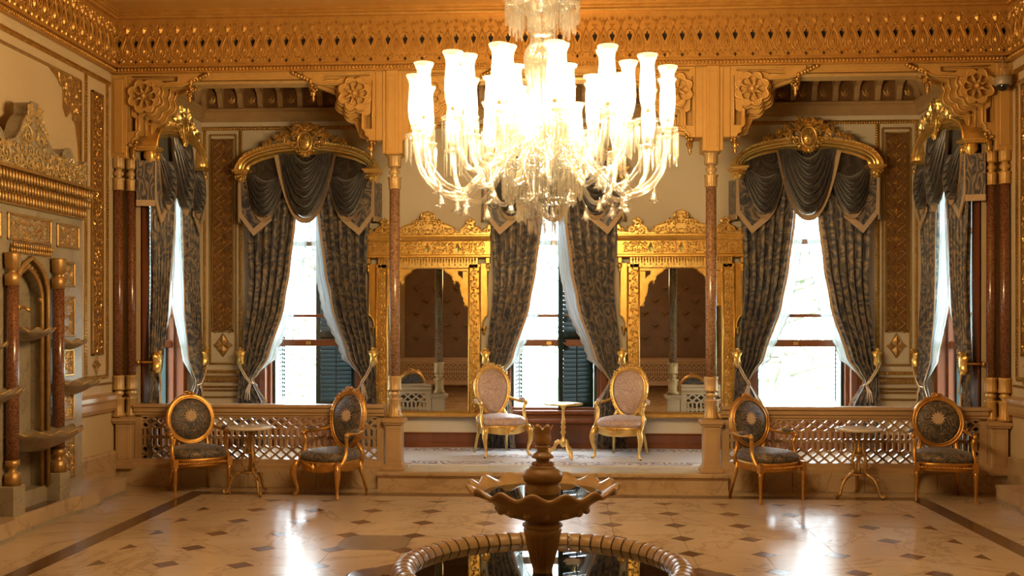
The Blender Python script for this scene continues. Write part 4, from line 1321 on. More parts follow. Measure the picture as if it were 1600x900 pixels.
# ================================================================ FURNITURE
M['chair_gold'] = surf('chair_gilding', (.66, .36, .09), (.50, .24, .05), .32, .75, 16, 60, .25, .003)
def chair(label, loc, rz, style, group):
    """armchair facing -y, origin on the floor"""
    t = thing('armchair', label, 'chair', loc, rz, group)
    gm = M['chair_gold'] if style != 'pink' else M['pale_gold']
    cm = M['pink_cloth'] if style == 'pink' else M['chair_cloth']
    cab = style != 'oval'
    fw, bw, dp = .265, .205, .235
    zr = .30 if not cab else .275
    # seat
    out = []
    n = 40
    for k in range(n):
        a = 2 * PI * k / n
        ca, sa = math.cos(a), math.sin(a)
        e = .62
        x = math.copysign(abs(ca) ** e, ca); y = math.copysign(abs(sa) ** e, sa)
        w = lerp(fw + .02, bw + .02, (y + 1) / 2)
        out.append((x * w, y * (dp + .015) - (.035 * (1 - x * x) if y < -.5 else 0)))
    def ring(sc, z): return [(x * sc, y * sc, z) for x, y in out]
    def stack(rings, cap0=True, cap1=True):
        vs = [p for r_ in rings for p in r_]; m = len(rings)
        fs = [(i * n + k, i * n + (k + 1) % n, (i + 1) * n + (k + 1) % n, (i + 1) * n + k) for i in range(m - 1) for k in range(n)]
        if cap0: fs.append(tuple(reversed(range(n))))
        if cap1: fs.append(tuple((m - 1) * n + k for k in range(n)))
        return vs, fs
    b = MB(); wav = (lambda k: .022 * math.cos(4 * PI * k / n) ** 2) if cab else (lambda k: 0)
    r0 = [(x * .97, y * .97, zr - wav(k) * 1.0 + .0) for k, (x, y) in enumerate(out)]
    b.add(*stack([r0, [(x, y, zr + .01 - wav(k)) for k, (x, y) in enumerate(out)], ring(1.0, zr + .06), ring(1.015, zr + .068), ring(1.0, zr + .085), ring(.95, zr + .085)]), smooth=True)
    if style == 'oval':
        for k in range(26):
            x = -fw + .03 + (2 * fw - .06) * k / 25
            b.ball((x, -dp - .045 * (1 - (x / fw) ** 2) - .012, zr + .04), .011, 5, 4, 1.2, .8, 1)
    else:
        for q in (-1, 1):
            b.spiral(q * .05, zr + .03, -dp - .05, .035, 1.2, q, 0, .009)
            b.leaf(0, zr + .025, -dp - .055, PI / 2 + q * 1.2, .14, .022, .02)
        b.leaf(0, zr - .01, -dp - .055, PI / 2, .08, .025, .025)
    part(t, 'seat_frame', b, gm)
    b = MB()
    top = zr + .20
    b.add(*stack([ring(.97, zr + .08), ring(1.02, zr + .105), ring(1.02, zr + .13), ring(.95, zr + .165), ring(.78, top - .02), ring(.5, top - .006), ring(.2, top), ring(.01, top)]), smooth=True)
    part(t, 'seat_cushion', b, cm)
    # back: oval or egg shaped
    tilt = .16
    if style == 'oval': bwid, bh, zc, egg = .225, .235, .735, 0.0
    elif style == 'carved': bwid, bh, zc, egg = .205, .285, .735, .13
    else: bwid, bh, zc, egg = .205, .285, .72, .20
    def bp(a, s=1.0, off=0.0):
        x = bwid * s * math.cos(a) * (1 + egg * math.sin(a)); z = zc + bh * s * math.sin(a)
        return (x, dp - .02 + (z - .45) * tilt + off + .02 * (math.cos(a) * s) ** 2 * -1, z)
    m = 40
    b = MB()
    fr = [bp(2 * PI * k / m) for k in range(m + 1)]
    b.tube(fr, .027, 8, False)
    b.tube([bp(2 * PI * k / m, .93, -.024) for k in range(m + 1)], .009, 5, False)
    b.tube([bp(2 * PI * k / m, 1.05, -.018) for k in range(m + 1)], .010, 5, False)
    if cab:
        for k in range(44): b.ball(bp(2 * PI * k / 44, 1.03, -.024), .012, 5, 4)
    for sx in (-1, 1):
        a = -PI / 2 + sx * .75
        p = bp(a)
        b.tube([p, (sx * bw * .92, dp - .0, .42), (sx * bw * .9, dp - .01, zr + .03)], [.022, .022, .024], 7)
    part(t, 'back_frame', b, gm)
    b = MB()
    ytop = bp(PI / 2)
    for q in (-1, 1):
        b.spiral(q * .035, ytop[2] + .022, ytop[1] - .02, .03, 1.2, -q, 0, .010)
        b.leaf(q * .05, ytop[2] + .012, ytop[1] - .02, PI / 2 + q * 1.35, .10, .022, .02)
        b.leaf(0, ytop[2] + .01, ytop[1] - .02, PI / 2 + q * .5, .055, .016, .02)
        if cab:
            for k in range(3):
                pp = bp(PI / 2 - q * (.35 + .22 * k), 1.06); b.spiral(pp[0], pp[2], pp[1] - .02, .03, 1.2, q, k, .010)
    b.ball((0, ytop[1] - .02, ytop[2] + .03), .022, 8, 5)
    part(t, 'back_crest', b, gm)
    b = MB()
    rings = []
    for s_, off in ((.95, .012), (.93, -.012), (.80, -.034), (.5, -.046), (.2, -.05), (.01, -.05)):
        rings.append([bp(2 * PI * k / n, s_, off) for k in range(n)])
    b.add(*stack(rings, False), smooth=True); b.add(*stack([list(reversed([bp(2 * PI * k / n, .95, .014) for k in range(n)])), list(reversed([bp(2 * PI * k / n, .5, .035) for k in range(n)]))], False), smooth=True)
    part(t, 'back_pad', b, cm)
    if style != 'pink':
        # shell medallion woven into the back
        b = MB(); c0 = bp(PI / 2, .12, -.056)
        for k in range(14):
            a = PI / 2 + k * 2 * PI / 14
            b.leaf(c0[0], c0[2], 0, a, .072 + .012 * math.sin(a), .017, .006)
        b.v = [(x, c0[1] + y + (z - c0[2]) * tilt, z) for x, y, z in b.v]
        part(t, 'shell_motif', b, M['fringe'])
    # legs
    for sx in (-1, 1):
        b = MB()
        if not cab:
            b.cbox(sx * fw - .026, -dp - .026, zr - .005, sx * fw + .026, -dp + .026, zr + .085, .004)
            b.lathe([(.011, 0), (.016, .012), (.013, .03), (.012, .04), (.021, zr - .05), (.026, zr - .04), (.018, zr - .025), (.025, zr - .005)], 14, (sx * fw, -dp, 0), True, fluted(1, .14, 7))
        else:
            o = (.7, -.7)
            pts = [(0, 0, zr + .08), (.015, -.018, zr + .03), (.028, -.032, zr - .03), (.022, -.026, zr - .10), (.004, -.004, .10), (-.002, 0, .05), (.016, -.018, .016), (.028, -.03, .014)]
            b.tube([(sx * (fw - .01 + p[0]), -dp + p[1], p[2]) for p in pts], [.030, .034, .034, .025, .017, .015, .019, .013], 8)
            b.spiral(sx * (fw + .012), zr + .02, -dp - .055, .022, 1.1, sx, 0, .008, 10, 4)
        part(t, 'leg', b, gm)
        b = MB()
        x = sx * bw * .88
        b.tube([(x, dp - .02, zr + .05), (x, dp - .01, zr - .05), (x * 1.04, dp + .02, .16), (x * 1.12, dp + .06, 0)], [.022, .020, .018, .015], 7)
        part(t, 'leg', b, gm)
    if cab and style == 'pink':
        for sx in (-1, 1):
            b = MB(); b.ball((sx * (fw + .016), -dp - .024, .010), .014, 8, 5, 1, 1, .8); part(t, 'caster', b, M['hoof'])
    # arms
    for sx in (-1, 1):
        b = MB()
        p = bp(-.12 if sx > 0 else PI + .12)
        za = p[2]
        b.tube([(p[0], p[1], za - .04), (sx * .255, dp - .06, za - .065), (sx * .285, .05, za - .075), (sx * .285, -.07, za - .07), (sx * .28, -.115, za - .075), (sx * .275, -.13, za - .095)], [.018, .018, .019, .021, .024, .018], 7)
        b.ball((sx * .28, -.12, za - .085), .026, 8, 5)
        b.tube([(sx * .278, -.12, za - .09), (sx * .262, -.10, za - .15), (sx * .268, -.115, zr + .16), (sx * .272, -.17, zr + .08), (sx * .262, -dp + .01, zr + .03)], [.018, .019, .022, .024, .026], 7)
        part(t, 'arm', b, gm)
        b = MB(); b.ball((sx * .285, .0, za - .052), .06, 10, 6, .42, 1.35, .42); part(t, 'arm_pad', b, cm)
    return t
G1 = 'gilt armchairs in the hall'
chair('gilt oval-back armchair with straight fluted legs beside the wall fountain', (-3.60, 10.06, 0), R(35), 'oval', G1)
chair('carved gilt armchair with cabriole legs standing before the left balustrade near the opening', (-2.20, 10.06, 0), R(-27), 'carved', G1)
chair('gilt oval-back armchair turned to the right beside the right newel of the opening', (2.11, 10.03, 0), R(30), 'oval', G1)
chair('gilt oval-back armchair facing forward at the right end of the balustrade', (3.84, 10.12, 0), R(-11), 'oval', G1)
chair('gold armchair in pink damask under the left gilded mirror', (-.62, 11.70, PZ + .013), R(25), 'pink', 'pink damask armchairs')
chair('gold armchair in pink damask under the right gilded mirror', (.80, 11.56, PZ + .013), R(-20), 'pink', 'pink damask armchairs')

def iron_table(label, loc, rz):
    t = thing('round_table', label, 'table', loc, rz, 'marble-topped tripod tables')
    b = MB(); b.lathe([(.20, .655), (.225, .66), (.232, .672), (.225, .684), (.21, .687), (.001, .687)], 40); part(t, 'table_top', b, M['white_marble'])
    b = MB(); b.lathe([(.05, .655), (.03, .63), (.016, .60), (.013, .50), (.028, .46), (.03, .44), (.016, .42), (.014, .30), (.03, .27), (.016, .24), (.001, .22)], 12); part(t, 'column', b, M['old_gold'])
    for k in range(3):
        a = 2 * PI * k / 3
        b = MB(); ca, sa = math.cos(a), math.sin(a)
        prof = [(.09, .655), (.075, .60), (.045, .54), (.04, .48), (.06, .42), (.075, .36), (.07, .30), (.055, .26), (.09, .225), (.15, .19), (.19, .13), (.205, .07), (.215, .03), (.25, .015), (.265, .03), (.255, .05)]
        b.tube([(r_ * ca, r_ * sa, z) for r_, z in prof], [.012, .012, .012, .013, .014, .016, .016, .016, .018, .018, .016, .014, .014, .020, .016, .010], 6)
        for (r_, z, s_) in ((.10, .30, .03), (.19, .17, .02), (.06, .55, .022)):
            b.tube([((r_ + s_ * math.cos(q) * (1 - i / 12)) * ca, (r_ + s_ * math.cos(q) * (1 - i / 12)) * sa, z + s_ * math.sin(q) * (1 - i / 12)) for i, q in enumerate([j * .7 for j in range(10)])], .007, 4)
        part(t, 'leg', b, M['old_gold'])
    b = MB(); b.tube([(.085 * math.cos(2 * PI * k / 18), .085 * math.sin(2 * PI * k / 18), .225) for k in range(19)], .010, 5, False)
    b.tube([(.06 * math.cos(2 * PI * k / 18), .06 * math.sin(2 * PI * k / 18), .42) for k in range(19)], .008, 5, False); part(t, 'brace_ring', b, M['old_gold'])
    return t
iron_table('round marble table on gilt tripod legs between the two left armchairs', (-3.04, 10.04, 0), R(-50))
iron_table('round marble table on gilt tripod legs between the two right armchairs', (3.06, 10.20, 0), R(-160))
t = thing('pedestal_table', 'small gold pedestal table between the two pink armchairs before the window', 'table', (.12, 11.40, PZ + .013), R(-60))
b = MB(); b.lathe([(.10, .595), (.22, .605), (.225, .613), (.22, .62), (.001, .62)], 36); part(t, 'table_top', b, M['pale_gold'])
b = MB(); b.lathe([(.05, .60), (.035, .58), (.018, .55), (.016, .44), (.030, .40), (.018, .38), (.032, .35), (.018, .325), (.036, .29), (.018, .26), (.022, .22), (.04, .20), (.04, .16), (.02, .13), (.001, .12)], 16); part(t, 'column', b, M['pale_gold'])
for k in range(3):
    a = 2 * PI * k / 3; ca, sa = math.cos(a), math.sin(a)
    b = MB(); prof = [(.02, .18), (.06, .185), (.085, .16), (.10, .12), (.14, .09), (.17, .06), (.185, .02), (.20, .012)]
    b.tube([(r_ * ca, r_ * sa, z) for r_, z in prof], [.024, .026, .022, .022, .026, .020, .018, .013], 6)
    for (r_, z) in ((.08, .17), (.15, .085), (.17, .04)): b.ball((r_ * ca, r_ * sa, z), .026, 6, 4)
    part(t, 'leg', b, M['pale_gold'])

# carpet
def carpet_mat():
    m, nt, p, o = new_mat('pale_persian_carpet')
    v = coords(nt, 'Object')
    sx = N(nt, 'ShaderNodeSeparateXYZ'); nt.links.new(v, sx.inputs[0])
    def mth(op, a, b_=None):
        n_ = N(nt, 'ShaderNodeMath', operation=op)
        for i, q in enumerate((a, b_)):
            if q is None: continue
            if isinstance(q, (int, float)): n_.inputs[i].default_value = q
            else: nt.links.new(q, n_.inputs[i])
        return n_.outputs[0]
    ay = mth('ABSOLUTE', sx.outputs[1]); ax = mth('ABSOLUTE', sx.outputs[0])
    ex = mth('MINIMUM', mth('SUBTRACT', .73, ay), mth('SUBTRACT', 2.35, ax))    # distance from the edge
    vo = N(nt, 'ShaderNodeTexVoronoi'); vo.inputs['Scale'].default_value = 5; nt.links.new(v, vo.inputs['Vector'])
    rings = mth('SINE', mth('MULTIPLY', vo.outputs['Distance'], 22))
    border = mth('MULTIPLY', mth('GREATER_THAN', ex, .06), mth('LESS_THAN', ex, .26))
    line = mth('LESS_THAN', mth('ABSOLUTE', mth('SUBTRACT', ex, .05)), .012)
    line2 = mth('LESS_THAN', mth('ABSOLUTE', mth('SUBTRACT', ex, .27)), .008)
    med = mth('LESS_THAN', mth('ADD', mth('MULTIPLY', ax, .55), mth('MULTIPLY', ay, 2.2)), .55)
    pat = mth('MULTIPLY', mth('GREATER_THAN', rings, .25), mth('MINIMUM', mth('ADD', mth('MULTIPLY', border, .9), mth('MULTIPLY', med, .8)), 1))
    f = noise(nt, v, 6, 3)
    col = ramp(nt, f, [(.35, (.30, .10, .10)), (.5, (.16, .13, .16)), (.65, (.34, .16, .12))])
    mx = N(nt, 'ShaderNodeMix', data_type='RGBA'); nt.links.new(pat, mx.inputs[0]); mx.inputs[6].default_value = (.70, .65, .62, 1); nt.links.new(col, mx.inputs[7])
    m2 = N(nt, 'ShaderNodeMix', data_type='RGBA'); nt.links.new(mth('MULTIPLY', mth('MAXIMUM', line, line2), .8), m2.inputs[0]); nt.links.new(mx.outputs[2], m2.inputs[6]); m2.inputs[7].default_value = (.15, .09, .08, 1)
    nt.links.new(m2.outputs[2], p.inputs['Base Color']); p.inputs['Roughness'].default_value = .9
    return m
b = MB(); b.cbox(-2.35, -.73, 0, 2.35, .73, .012, .004)
thing('carpet', 'pale carpet with red and slate borders under the pink armchairs', 'carpet', (0, 11.55, PZ + .001), 0, None, b, carpet_mat())

# security camera
t = thing('security_camera', 'small grey dome camera on the right gilded post beside the hall wall', 'camera', (4.49, 10.27, 4.12))
b = MB(); b.lathe([(.001, .06), (.075, .06), (.085, .045), (.085, -.02), (.078, -.03), (.06, -.03)], 24); b.box(-.03, 0, -.02, .03, .12, .05); part(t, 'housing', b, M['steel'])
b = MB(); b.ball((0, -.0, -.032), .055, 16, 8); part(t, 'dome', b, M['black_glass'])
b = MB(); b.tube([(.03, .02, .06), (.03, .06, .14), (.03, .08, .30)], .008, 5); part(t, 'cable', b, M['steel'])
# ================================================================ CENTRAL FOUNTAIN
FY = 6.5
t = thing('marble_fountain', 'round tan stone fountain with scalloped upper basin standing in a ribbed pool', 'fountain', (0, FY, 0))
b = MB(); b.lathe([(.86, .0), (.955, .0), (.955, .11), (.93, .115), (.86, .09)], 72, caps=False); b.lathe([(.86, .03), (.001, .03)], 48, caps=False); part(t, 'pool_wall', b, M['fount_stone'])
NS = 62
rim = MB(); da = 2 * PI / NS
sec = [(.815, .085), (.82, .13), (.838, .168), (.868, .19), (.905, .195), (.945, .18), (.972, .148), (.982, .105), (.978, .06), (.962, .02), (.955, .0), (.90, .0), (.85, .07)]
vs = []; m = len(sec)
tw = .09
for k, q in enumerate((-.42, -.35, .35, .42)):
    s_ = .985 if k in (0, 3) else 1.0
    for i, (r_, z) in enumerate(sec):
        rr = .90 + (r_ - .90) * s_; zz = .10 + (z - .10) * s_
        a = q * da + (r_ - .82) * tw * 1.4
        vs.append((rr * math.cos(a), rr * math.sin(a), zz))
rim.add(vs, [(k * m + i, k * m + (i + 1) % m, (k + 1) * m + (i + 1) % m, (k + 1) * m + i) for k in range(3) for i in range(m)], True)
rim.add(vs[:m], [tuple(range(m))]); rim.add(vs[3 * m:], [tuple(reversed(range(m)))])
rim_me = rim.mesh('rim_stone', M['fount_stone'])
for k in range(NS): part(t, 'rim_stone', rim_me, None, rz=k * da)
b = MB(); b.lathe([(.80 + .16 * i / 8 if 0 else .835 + .125 * (1 - math.cos(PI * i / 8)) / 2, .09 + .085 * math.sin(PI * i / 8)) for i in range(9)], 80, caps=False); part(t, 'rim_joint', b, M['stripe'])
b = MB(); b.lathe([(.835, .125), (.001, .125)], 64, caps=False); part(t, 'pool_water', b, M['water'])
# low overflow lobes at the sides of the pool
for sx in (-1, 1):
    b = MB(); b.lathe([(.001, .06), (.20, .06), (.225, .055), (.235, .04), (.235, .0)], 28, (sx * 1.08, .12, 0), True, None, 1, 1.0)
    b.cbox(sx * .98, .05, 0, sx * 1.06, .20, .075, .006)
    part(t, 'overflow_dish', b, M['stripe'])
b = MB()
b.lathe([(.085, .03), (.085, .10), (.062, .13), (.075, .18), (.098, .26), (.118, .36), (.125, .395), (.115, .415)], 60, (0, 0, 0), True, lambda a, r_, z: (r_ * (1 - .09 * (.5 + .5 * math.cos(a * 18)) * (1 if .14 < z < .38 else 0)), z))
b.lathe([(.115, .41), (.13, .42), (.128, .435), (.10, .445), (.075, .45), (.075, .46), (.13, .47)], 32)
part(t, 'pedestal', b, M['fount_stone'])
NL = 15
def bowl_lobe(a, r_, z):
    k = min(1, max(0, (r_ - .18) / .30))
    w = math.cos(a * NL)
    return (r_ * (1 + .022 * w * k), z + .021 * w * max(0, (r_ - .33) / .15))
b = MB()
b.lathe([(.10, .462), (.15, .468), (.205, .485), (.25, .50), (.28, .525), (.32, .57), (.38, .61), (.445, .645), (.478, .655), (.490, .663), (.490, .676), (.474, .682), (.43, .660), (.36, .62), (.28, .59), (.12, .57), (.001, .57)], 180, (0, 0, 0), True, bowl_lobe)
for k in range(NL):
    a = 2 * PI * (k + .5) / NL
    b.ball((.285 * math.cos(a), .285 * math.sin(a), .533), .027, 8, 5)
part(t, 'upper_basin', b, M['fount_stone'])
b = MB(); b.lathe([(.385, .635), (.001, .635)], 56, caps=False); part(t, 'basin_water', b, M['water'])
b = MB()
b.lathe([(.11, .58), (.118, .60), (.118, .67), (.108, .685), (.105, .70), (.118, .705), (.125, .72), (.13, .745), (.122, .765), (.10, .785), (.085, .79), (.088, .80), (.06, .815), (.045, .825), (.045, .855)], 36)
b.lathe([(.045, .85), (.07, .858), (.074, .868), (.06, .88), (.036, .90), (.034, .915), (.05, .925), (.048, .935), (.03, .945)], 28)
for k in range(20):
    a = 2 * PI * k / 20; b.ball((.062 * math.cos(a), .062 * math.sin(a), .815), .012, 5, 4, 1, 1, 1.3)
part(t, 'finial_stem', b, M['fount_stone'])
def tulip(a, r_, z):
    k = max(0, (z - 1.0) / .055)
    w = abs(math.cos(a * 3))
    return (r_ * (1 + .10 * k * w), z + .03 * k * (w - .75))
b = MB(); b.lathe([(.03, .94), (.048, .95), (.056, .97), (.055, .99), (.048, 1.01), (.050, 1.035), (.062, 1.06), (.056, 1.06), (.042, 1.03), (.03, .99), (.001, .98)], 42, (0, 0, 0), True, tulip); part(t, 'tulip_spout', b, M['fount_stone'])

# ================================================================ WALL FOUNTAIN on the left wall and its twin on the right wall
def wall_fountain(label, loc, rz, full=True):
    t = thing('wall_fountain', label, 'fountain', loc, rz)
    HWF = .93; F = -.22
    # marble slab, pierced for the niche
    nz = [(-.27, .30), (.27, .30), (.27, 1.95), (.262, 2.03), (.235, 2.10), (.19, 2.165), (.12, 2.225), (0, 2.285), (-.12, 2.225), (-.19, 2.165), (-.235, 2.10), (-.262, 2.03), (-.27, 1.95)]
    hole = list(reversed(nz))
    b = MB(); b.plate([(-HWF, .12), (HWF, .12), (HWF, 2.72), (-HWF, 2.72)], [hole], F, F + .14)
    b.box(-HWF, F + .14, .12, HWF, 0, 2.72)
    part(t, 'marble_slab', b, M['grey_marble'])
    b = MB()
    for s_, y in ((1.0, F - .02), (.90, F + .02)):
        b.tube([(x * s_, y, lerp(1.5, z, s_) if z > 1 else z) for x, z in nz[1:]] + [(-.27 * s_, y, .30)], .020, 5)
    # cusped inner edge
    for k in range(17):
        q = k / 16; x = .235 * math.cos(PI * q); z = 1.93 + .30 * math.sin(PI * q) ** .8 * (1 - .15 * abs(math.cos(PI * q)))
        b.ball((x, F + .03, z), .026, 6, 4, 1, .8, 1)
    part(t, 'niche_arch', b, M['old_gold'])
    # panels with gilded frames
    def panel(x0, x1, z0, z1, gold=False, seed=1, orn=True):
        b = MB(); f = .022
        for (a, c, e, q) in ((x0, z0, x0 + f, z1), (x1 - f, z0, x1, z1), (x0, z0, x1, z0 + f), (x0, z1 - f, x1, z1)): b.cbox(a, F - .018, c, e, F + .005, q, .005)
        p_ = part(t, 'panel', b, M['old_gold'] if not gold else M['gold'])
        if orn:
            b = MB(); carve(b, [(x0 + f, z0 + f), (x1 - f, z0 + f), (x1 - f, z1 - f), (x0 + f, z1 - f)], F, min(.05, (x1 - x0) * .22), .008, seed, False, 1.0)
            part(p_, 'arabesque', b, M['pale_gold'] if gold else M['old_gold'])
    panel(-.35, .35, 2.41, 2.64, False, 3)
    for sx in (-1, 1):
        def X(a, c): return tuple(sorted((sx * a, sx * c)))
        panel(*X(.45, .86), 2.41, 2.63, False, 5)
        panel(*X(.54, .78), 2.06, 2.29, False, 6)
        panel(*X(.54, .78), 1.60, 1.98, False, 7)
        panel(*X(.56, .76), 1.24, 1.49, True, 8)
        panel(*X(.56, .76), .84, 1.10, True, 9)
        panel(*X(.54, .78), .30, .76, False, 10)
        # colonnette
        b = MB(); x = sx * .375
        b.lathe([(.052, .60), (.05, 1.3), (.048, 2.04)], 18, (x, F - .06, 0)); part(t, 'colonnette', b, M['dark_porphyry'])
        b = MB(); b.lathe([(.06, 2.03), (.064, 2.12), (.045, 2.135), (.03, 2.15), (.045, 2.165), (.06, 2.18), (.066, 2.28), (.066, 2.30), (.001, 2.30)], 28, (x, F - .06, 0), True, fluted(1, .12, 12))
        part(t, 'colonnette_capital', b, M['old_gold']); b = MB()
        b.lathe([(.001, .40), (.07, .40), (.066, .50), (.045, .51), (.03, .53), (.045, .555), (.062, .565), (.06, .61)], 28, (x, F - .06, 0), True, fluted(1, .12, 12)); part(t, 'colonnette_base', b, M['old_gold'])
        b = MB(); b.cbox(x - .085, F - .125, .15, x + .085, F + .012, .403, .008); part(t, 'pier_base', b, M['grey_marble'])
    # rows of gilded drops
    b = MB()
    b.box(-HWF - .02, F - .04, 2.70, HWF + .02, 0, 2.99)
    n = 40
    for row in range(3):
        for i in range(n):
            x = -HWF + (i + .5 * (row % 2) + .25) * 2 * HWF / n
            b.lathe([(.001, -.055), (.012, -.04), (.018, -.02), (.014, .01), (.004, .03)], 6, (x, F - .05 - .03 * row, 2.765 + row * .085))
    b.prism([(F - .13, 2.975), (F - .13, 3.0), (0, 3.0), (0, 2.975)], -HWF - .03, HWF + .03, 'x')
    part(t, 'drop_cornice', b, M['old_gold'], 'stuff')
    b = MB()
    for row in range(2):
        for i in range(18):
            x = -.33 + (i + .5) * .66 / 18
            b.lathe([(.001, -.03), (.010, -.02), (.014, 0), (.004, .025)], 6, (x, F - .02 - .02 * row, 2.335 + row * .04))
    part(t, 'drop_row', b, M['old_gold'], 'stuff')
    # crest
    hf = [(0, 3.60), (.05, 3.60), (.075, 3.55), (.07, 3.50), (.13, 3.46), (.18, 3.40), (.22, 3.32), (.30, 3.24), (.38, 3.22), (.40, 3.20), (.47, 3.20), (.50, 3.27), (.56, 3.31), (.62, 3.31), (.66, 3.25), (.72, 3.19), (.80, 3.17), (.86, 3.21), (.92, 3.25), (HWF, 3.22), (HWF, 3.0)]
    outl = [(-x, z) for x, z in reversed(hf)] + hf[1:]
    b = MB(); b.plate(outl, [], F - .04, F + .10)
    b.tube([(x, F - .04, z) for x, z in outl[1:-1]], .013, 5)
    part(t, 'crest', b, M['grey_marble'])
    b = MB(); carve(b, outl, F - .045, .088, .015, 31, True, 1.6); carve(b, outl, F - .045, .055, .009, 12, True, 1.0)
    part(t, 'crest_carving', b, M['crest'])
    # scalloped basins
    def basin(x, z, r_, y, nl=11):
        b = MB()
        lob = lambda a, rr, zz: (rr * (1 + .035 * math.cos(a * nl) * (rr / r_)), zz + .016 * math.cos(a * nl) * max(0, rr / r_ - .8) * 5)
        b.lathe([(.001, -.42 * r_), (r_ * .25, -.40 * r_), (r_ * .55, -.28 * r_), (r_ * .85, -.10 * r_), (r_, 0), (r_ * 1.01, .015), (r_ * .95, .015), (r_ * .6, -.06 * r_), (.001, -.10 * r_)], 66, (x, y, z), True, lob)
        p_ = part(t, 'basin', b, M['grey_marble'])
        b = MB(); b.tube([(x + r_ * 1.0 * (1 + .035 * math.cos(a * nl)) * math.cos(a), y + r_ * (1 + .035 * math.cos(a * nl)) * math.sin(a), z + .012 + .016 * math.cos(a * nl)) for a in [2 * PI * k / 88 for k in range(89)]], .008, 4, False)
        part(p_, 'gilt_edge', b, M['old_gold'])
    basin(0, 1.66, .21, F + .02); basin(0, .80, .40, F - .02, 15)
    for sx in (-1, 1): basin(sx * .66, 1.55, .16, F + .0, 9); basin(sx * .66, 1.18, .27, F, 13)
    b = MB(); b.tube([(0, F + .14, 1.86), (0, F + .04, 1.86), (0, F + .0, 1.83)], .014, 6); b.ball((0, F + .10, 1.86), .03, 8, 5); part(t, 'spout', b, M['gold'])
    # stepped plinth with a drain trough
    b = MB()
    pl = [(-1.66, 0), (-1.66, -.33), (-1.05, -.33), (-1.05, -.37), (-.90, -.41), (-.55, -.41), (-.5, -.36), (.5, -.36), (.55, -.41), (.90, -.41), (1.05, -.37), (1.05, -.33), (1.66, -.33), (1.66, 0)]
    b.prism([(x * .995, y * .98) for x, y in pl], 0, .125, 'z')
    part(t, 'plinth_base', b, M['stripe'] if 0 else M['step'])
    b = MB(); b.prism(pl, .125, .16, 'z'); part(t, 'plinth_slab', b, M['step'])
    b = MB(); b.prism([(x * .998, y * .99) for x, y in pl], 0, .035, 'z'); part(t, 'plinth_foot', b, M['grey_marble'])
    b = MB(); b.lathe([(.44, .159), (.42, .165), (.40, .1615), (.001, .1615)], 30, (0, -.25, 0), True, None, 1, .2); part(t, 'drain_trough', b, M['stripe'])
    return t
M['crest'] = surf('half_gilded_carving', (.46, .36, .20), (.52, .34, .11), .38, .35, 10, 50, .3, .004)
wall_fountain('tall grey marble and gilt wall fountain with scalloped basins against the left hall wall', (-HW, 8.37, 0), PI / 2)
wall_fountain('stepped marble wall fountain plinth just past the armchair at the right hall wall', (HW, 8.36, 0), -PI / 2)
# ================================================================ CHANDELIER
CY = 6.4
t = thing('crystal_chandelier', 'large lit crystal chandelier with glass hurricane shades hanging over the fountain', 'chandelier', (0, CY, 0))
CR = M['crystal']
def prism_drop(b, x, y, z, L, w=.008):
    """bead and faceted drop hanging from (x, y, z)"""
    b.add([(x, y, z), (x + w * .7, y, z - w), (x, y + w * .7, z - w), (x - w * .7, y, z - w), (x, y - w * .7, z - w), (x, y, z - 2 * w)], [(0, 1, 2), (0, 2, 3), (0, 3, 4), (0, 4, 1), (5, 2, 1), (5, 3, 2), (5, 4, 3), (5, 1, 4)])
    z -= 2 * w
    b.add([(x, y, z), (x + w, y, z - w * 1.5), (x, y + w, z - w * 1.5), (x - w, y, z - w * 1.5), (x, y - w, z - w * 1.5), (x + w * .8, y, z - L + 2 * w), (x, y + w * .8, z - L + 2 * w), (x - w * .8, y, z - L + 2 * w), (x, y - w * .8, z - L + 2 * w), (x, y, z - L)],
          [(0, 1, 2), (0, 2, 3), (0, 3, 4), (0, 4, 1), (1, 5, 6, 2), (2, 6, 7, 3), (3, 7, 8, 4), (4, 8, 5, 1), (9, 6, 5), (9, 7, 6), (9, 8, 7), (9, 5, 8)])
def fringe(b, c, r_, z, n, L, ph=0, w=.008):
    for k in range(n):
        a = ph + 2 * PI * k / n
        prism_drop(b, c[0] + r_ * math.cos(a), c[1] + r_ * math.sin(a), z, L * (1 - .12 * (k % 2)), w)
cut = lambda n_, am: (lambda a, r_, z: (r_ * (1 + am * math.cos(a * n_)), z))
# stem
b = MB()
b.lathe([(.03, 5.45), (.03, 4.2), (.055, 4.15), (.03, 4.1), (.028, 3.9), (.05, 3.85), (.03, 3.80)], 14)
b.lathe([(.03, 3.78), (.11, 3.74), (.10, 3.69), (.085, 3.62), (.05, 3.575), (.06, 3.565), (.075, 3.55), (.055, 3.535), (.05, 3.515), (.085, 3.49), (.112, 3.44), (.118, 3.38), (.108, 3.30), (.088, 3.20), (.068, 3.10), (.055, 3.0), (.075, 2.97), (.05, 2.94), (.06, 2.90)], 40, (0, 0, 0), True, cut(20, .03))
b.lathe([(.05, 2.92), (.12, 2.88), (.155, 2.82), (.15, 2.77), (.10, 2.73), (.08, 2.70)], 40, (0, 0, 0), True, cut(20, .03))
part(t, 'stem', b, CR)
# upper crown of prisms
b = MB()
b.lathe([(.04, 3.86), (.20, 3.80), (.24, 3.77), (.235, 3.765), (.10, 3.78)], 40, (0, 0, 0), True, cut(12, .05))
part(t, 'crown_dish', b, CR)
b = MB()
for k in range(10):
    a = 2 * PI * k / 10
    c = (.19 * math.cos(a), .19 * math.sin(a))
    fringe(b, c, .04, 3.74, 8, .12, k); fringe(b, c, .02, 3.71, 5, .15, k)
    b.lathe([(.005, 3.77), (.045, 3.745), (.048, 3.738), (.01, 3.745)], 10, (c[0], c[1], 0))
fringe(b, (0, 0), .235, 3.765, 22, .10)
part(t, 'crown_prisms', b, CR, 'stuff')
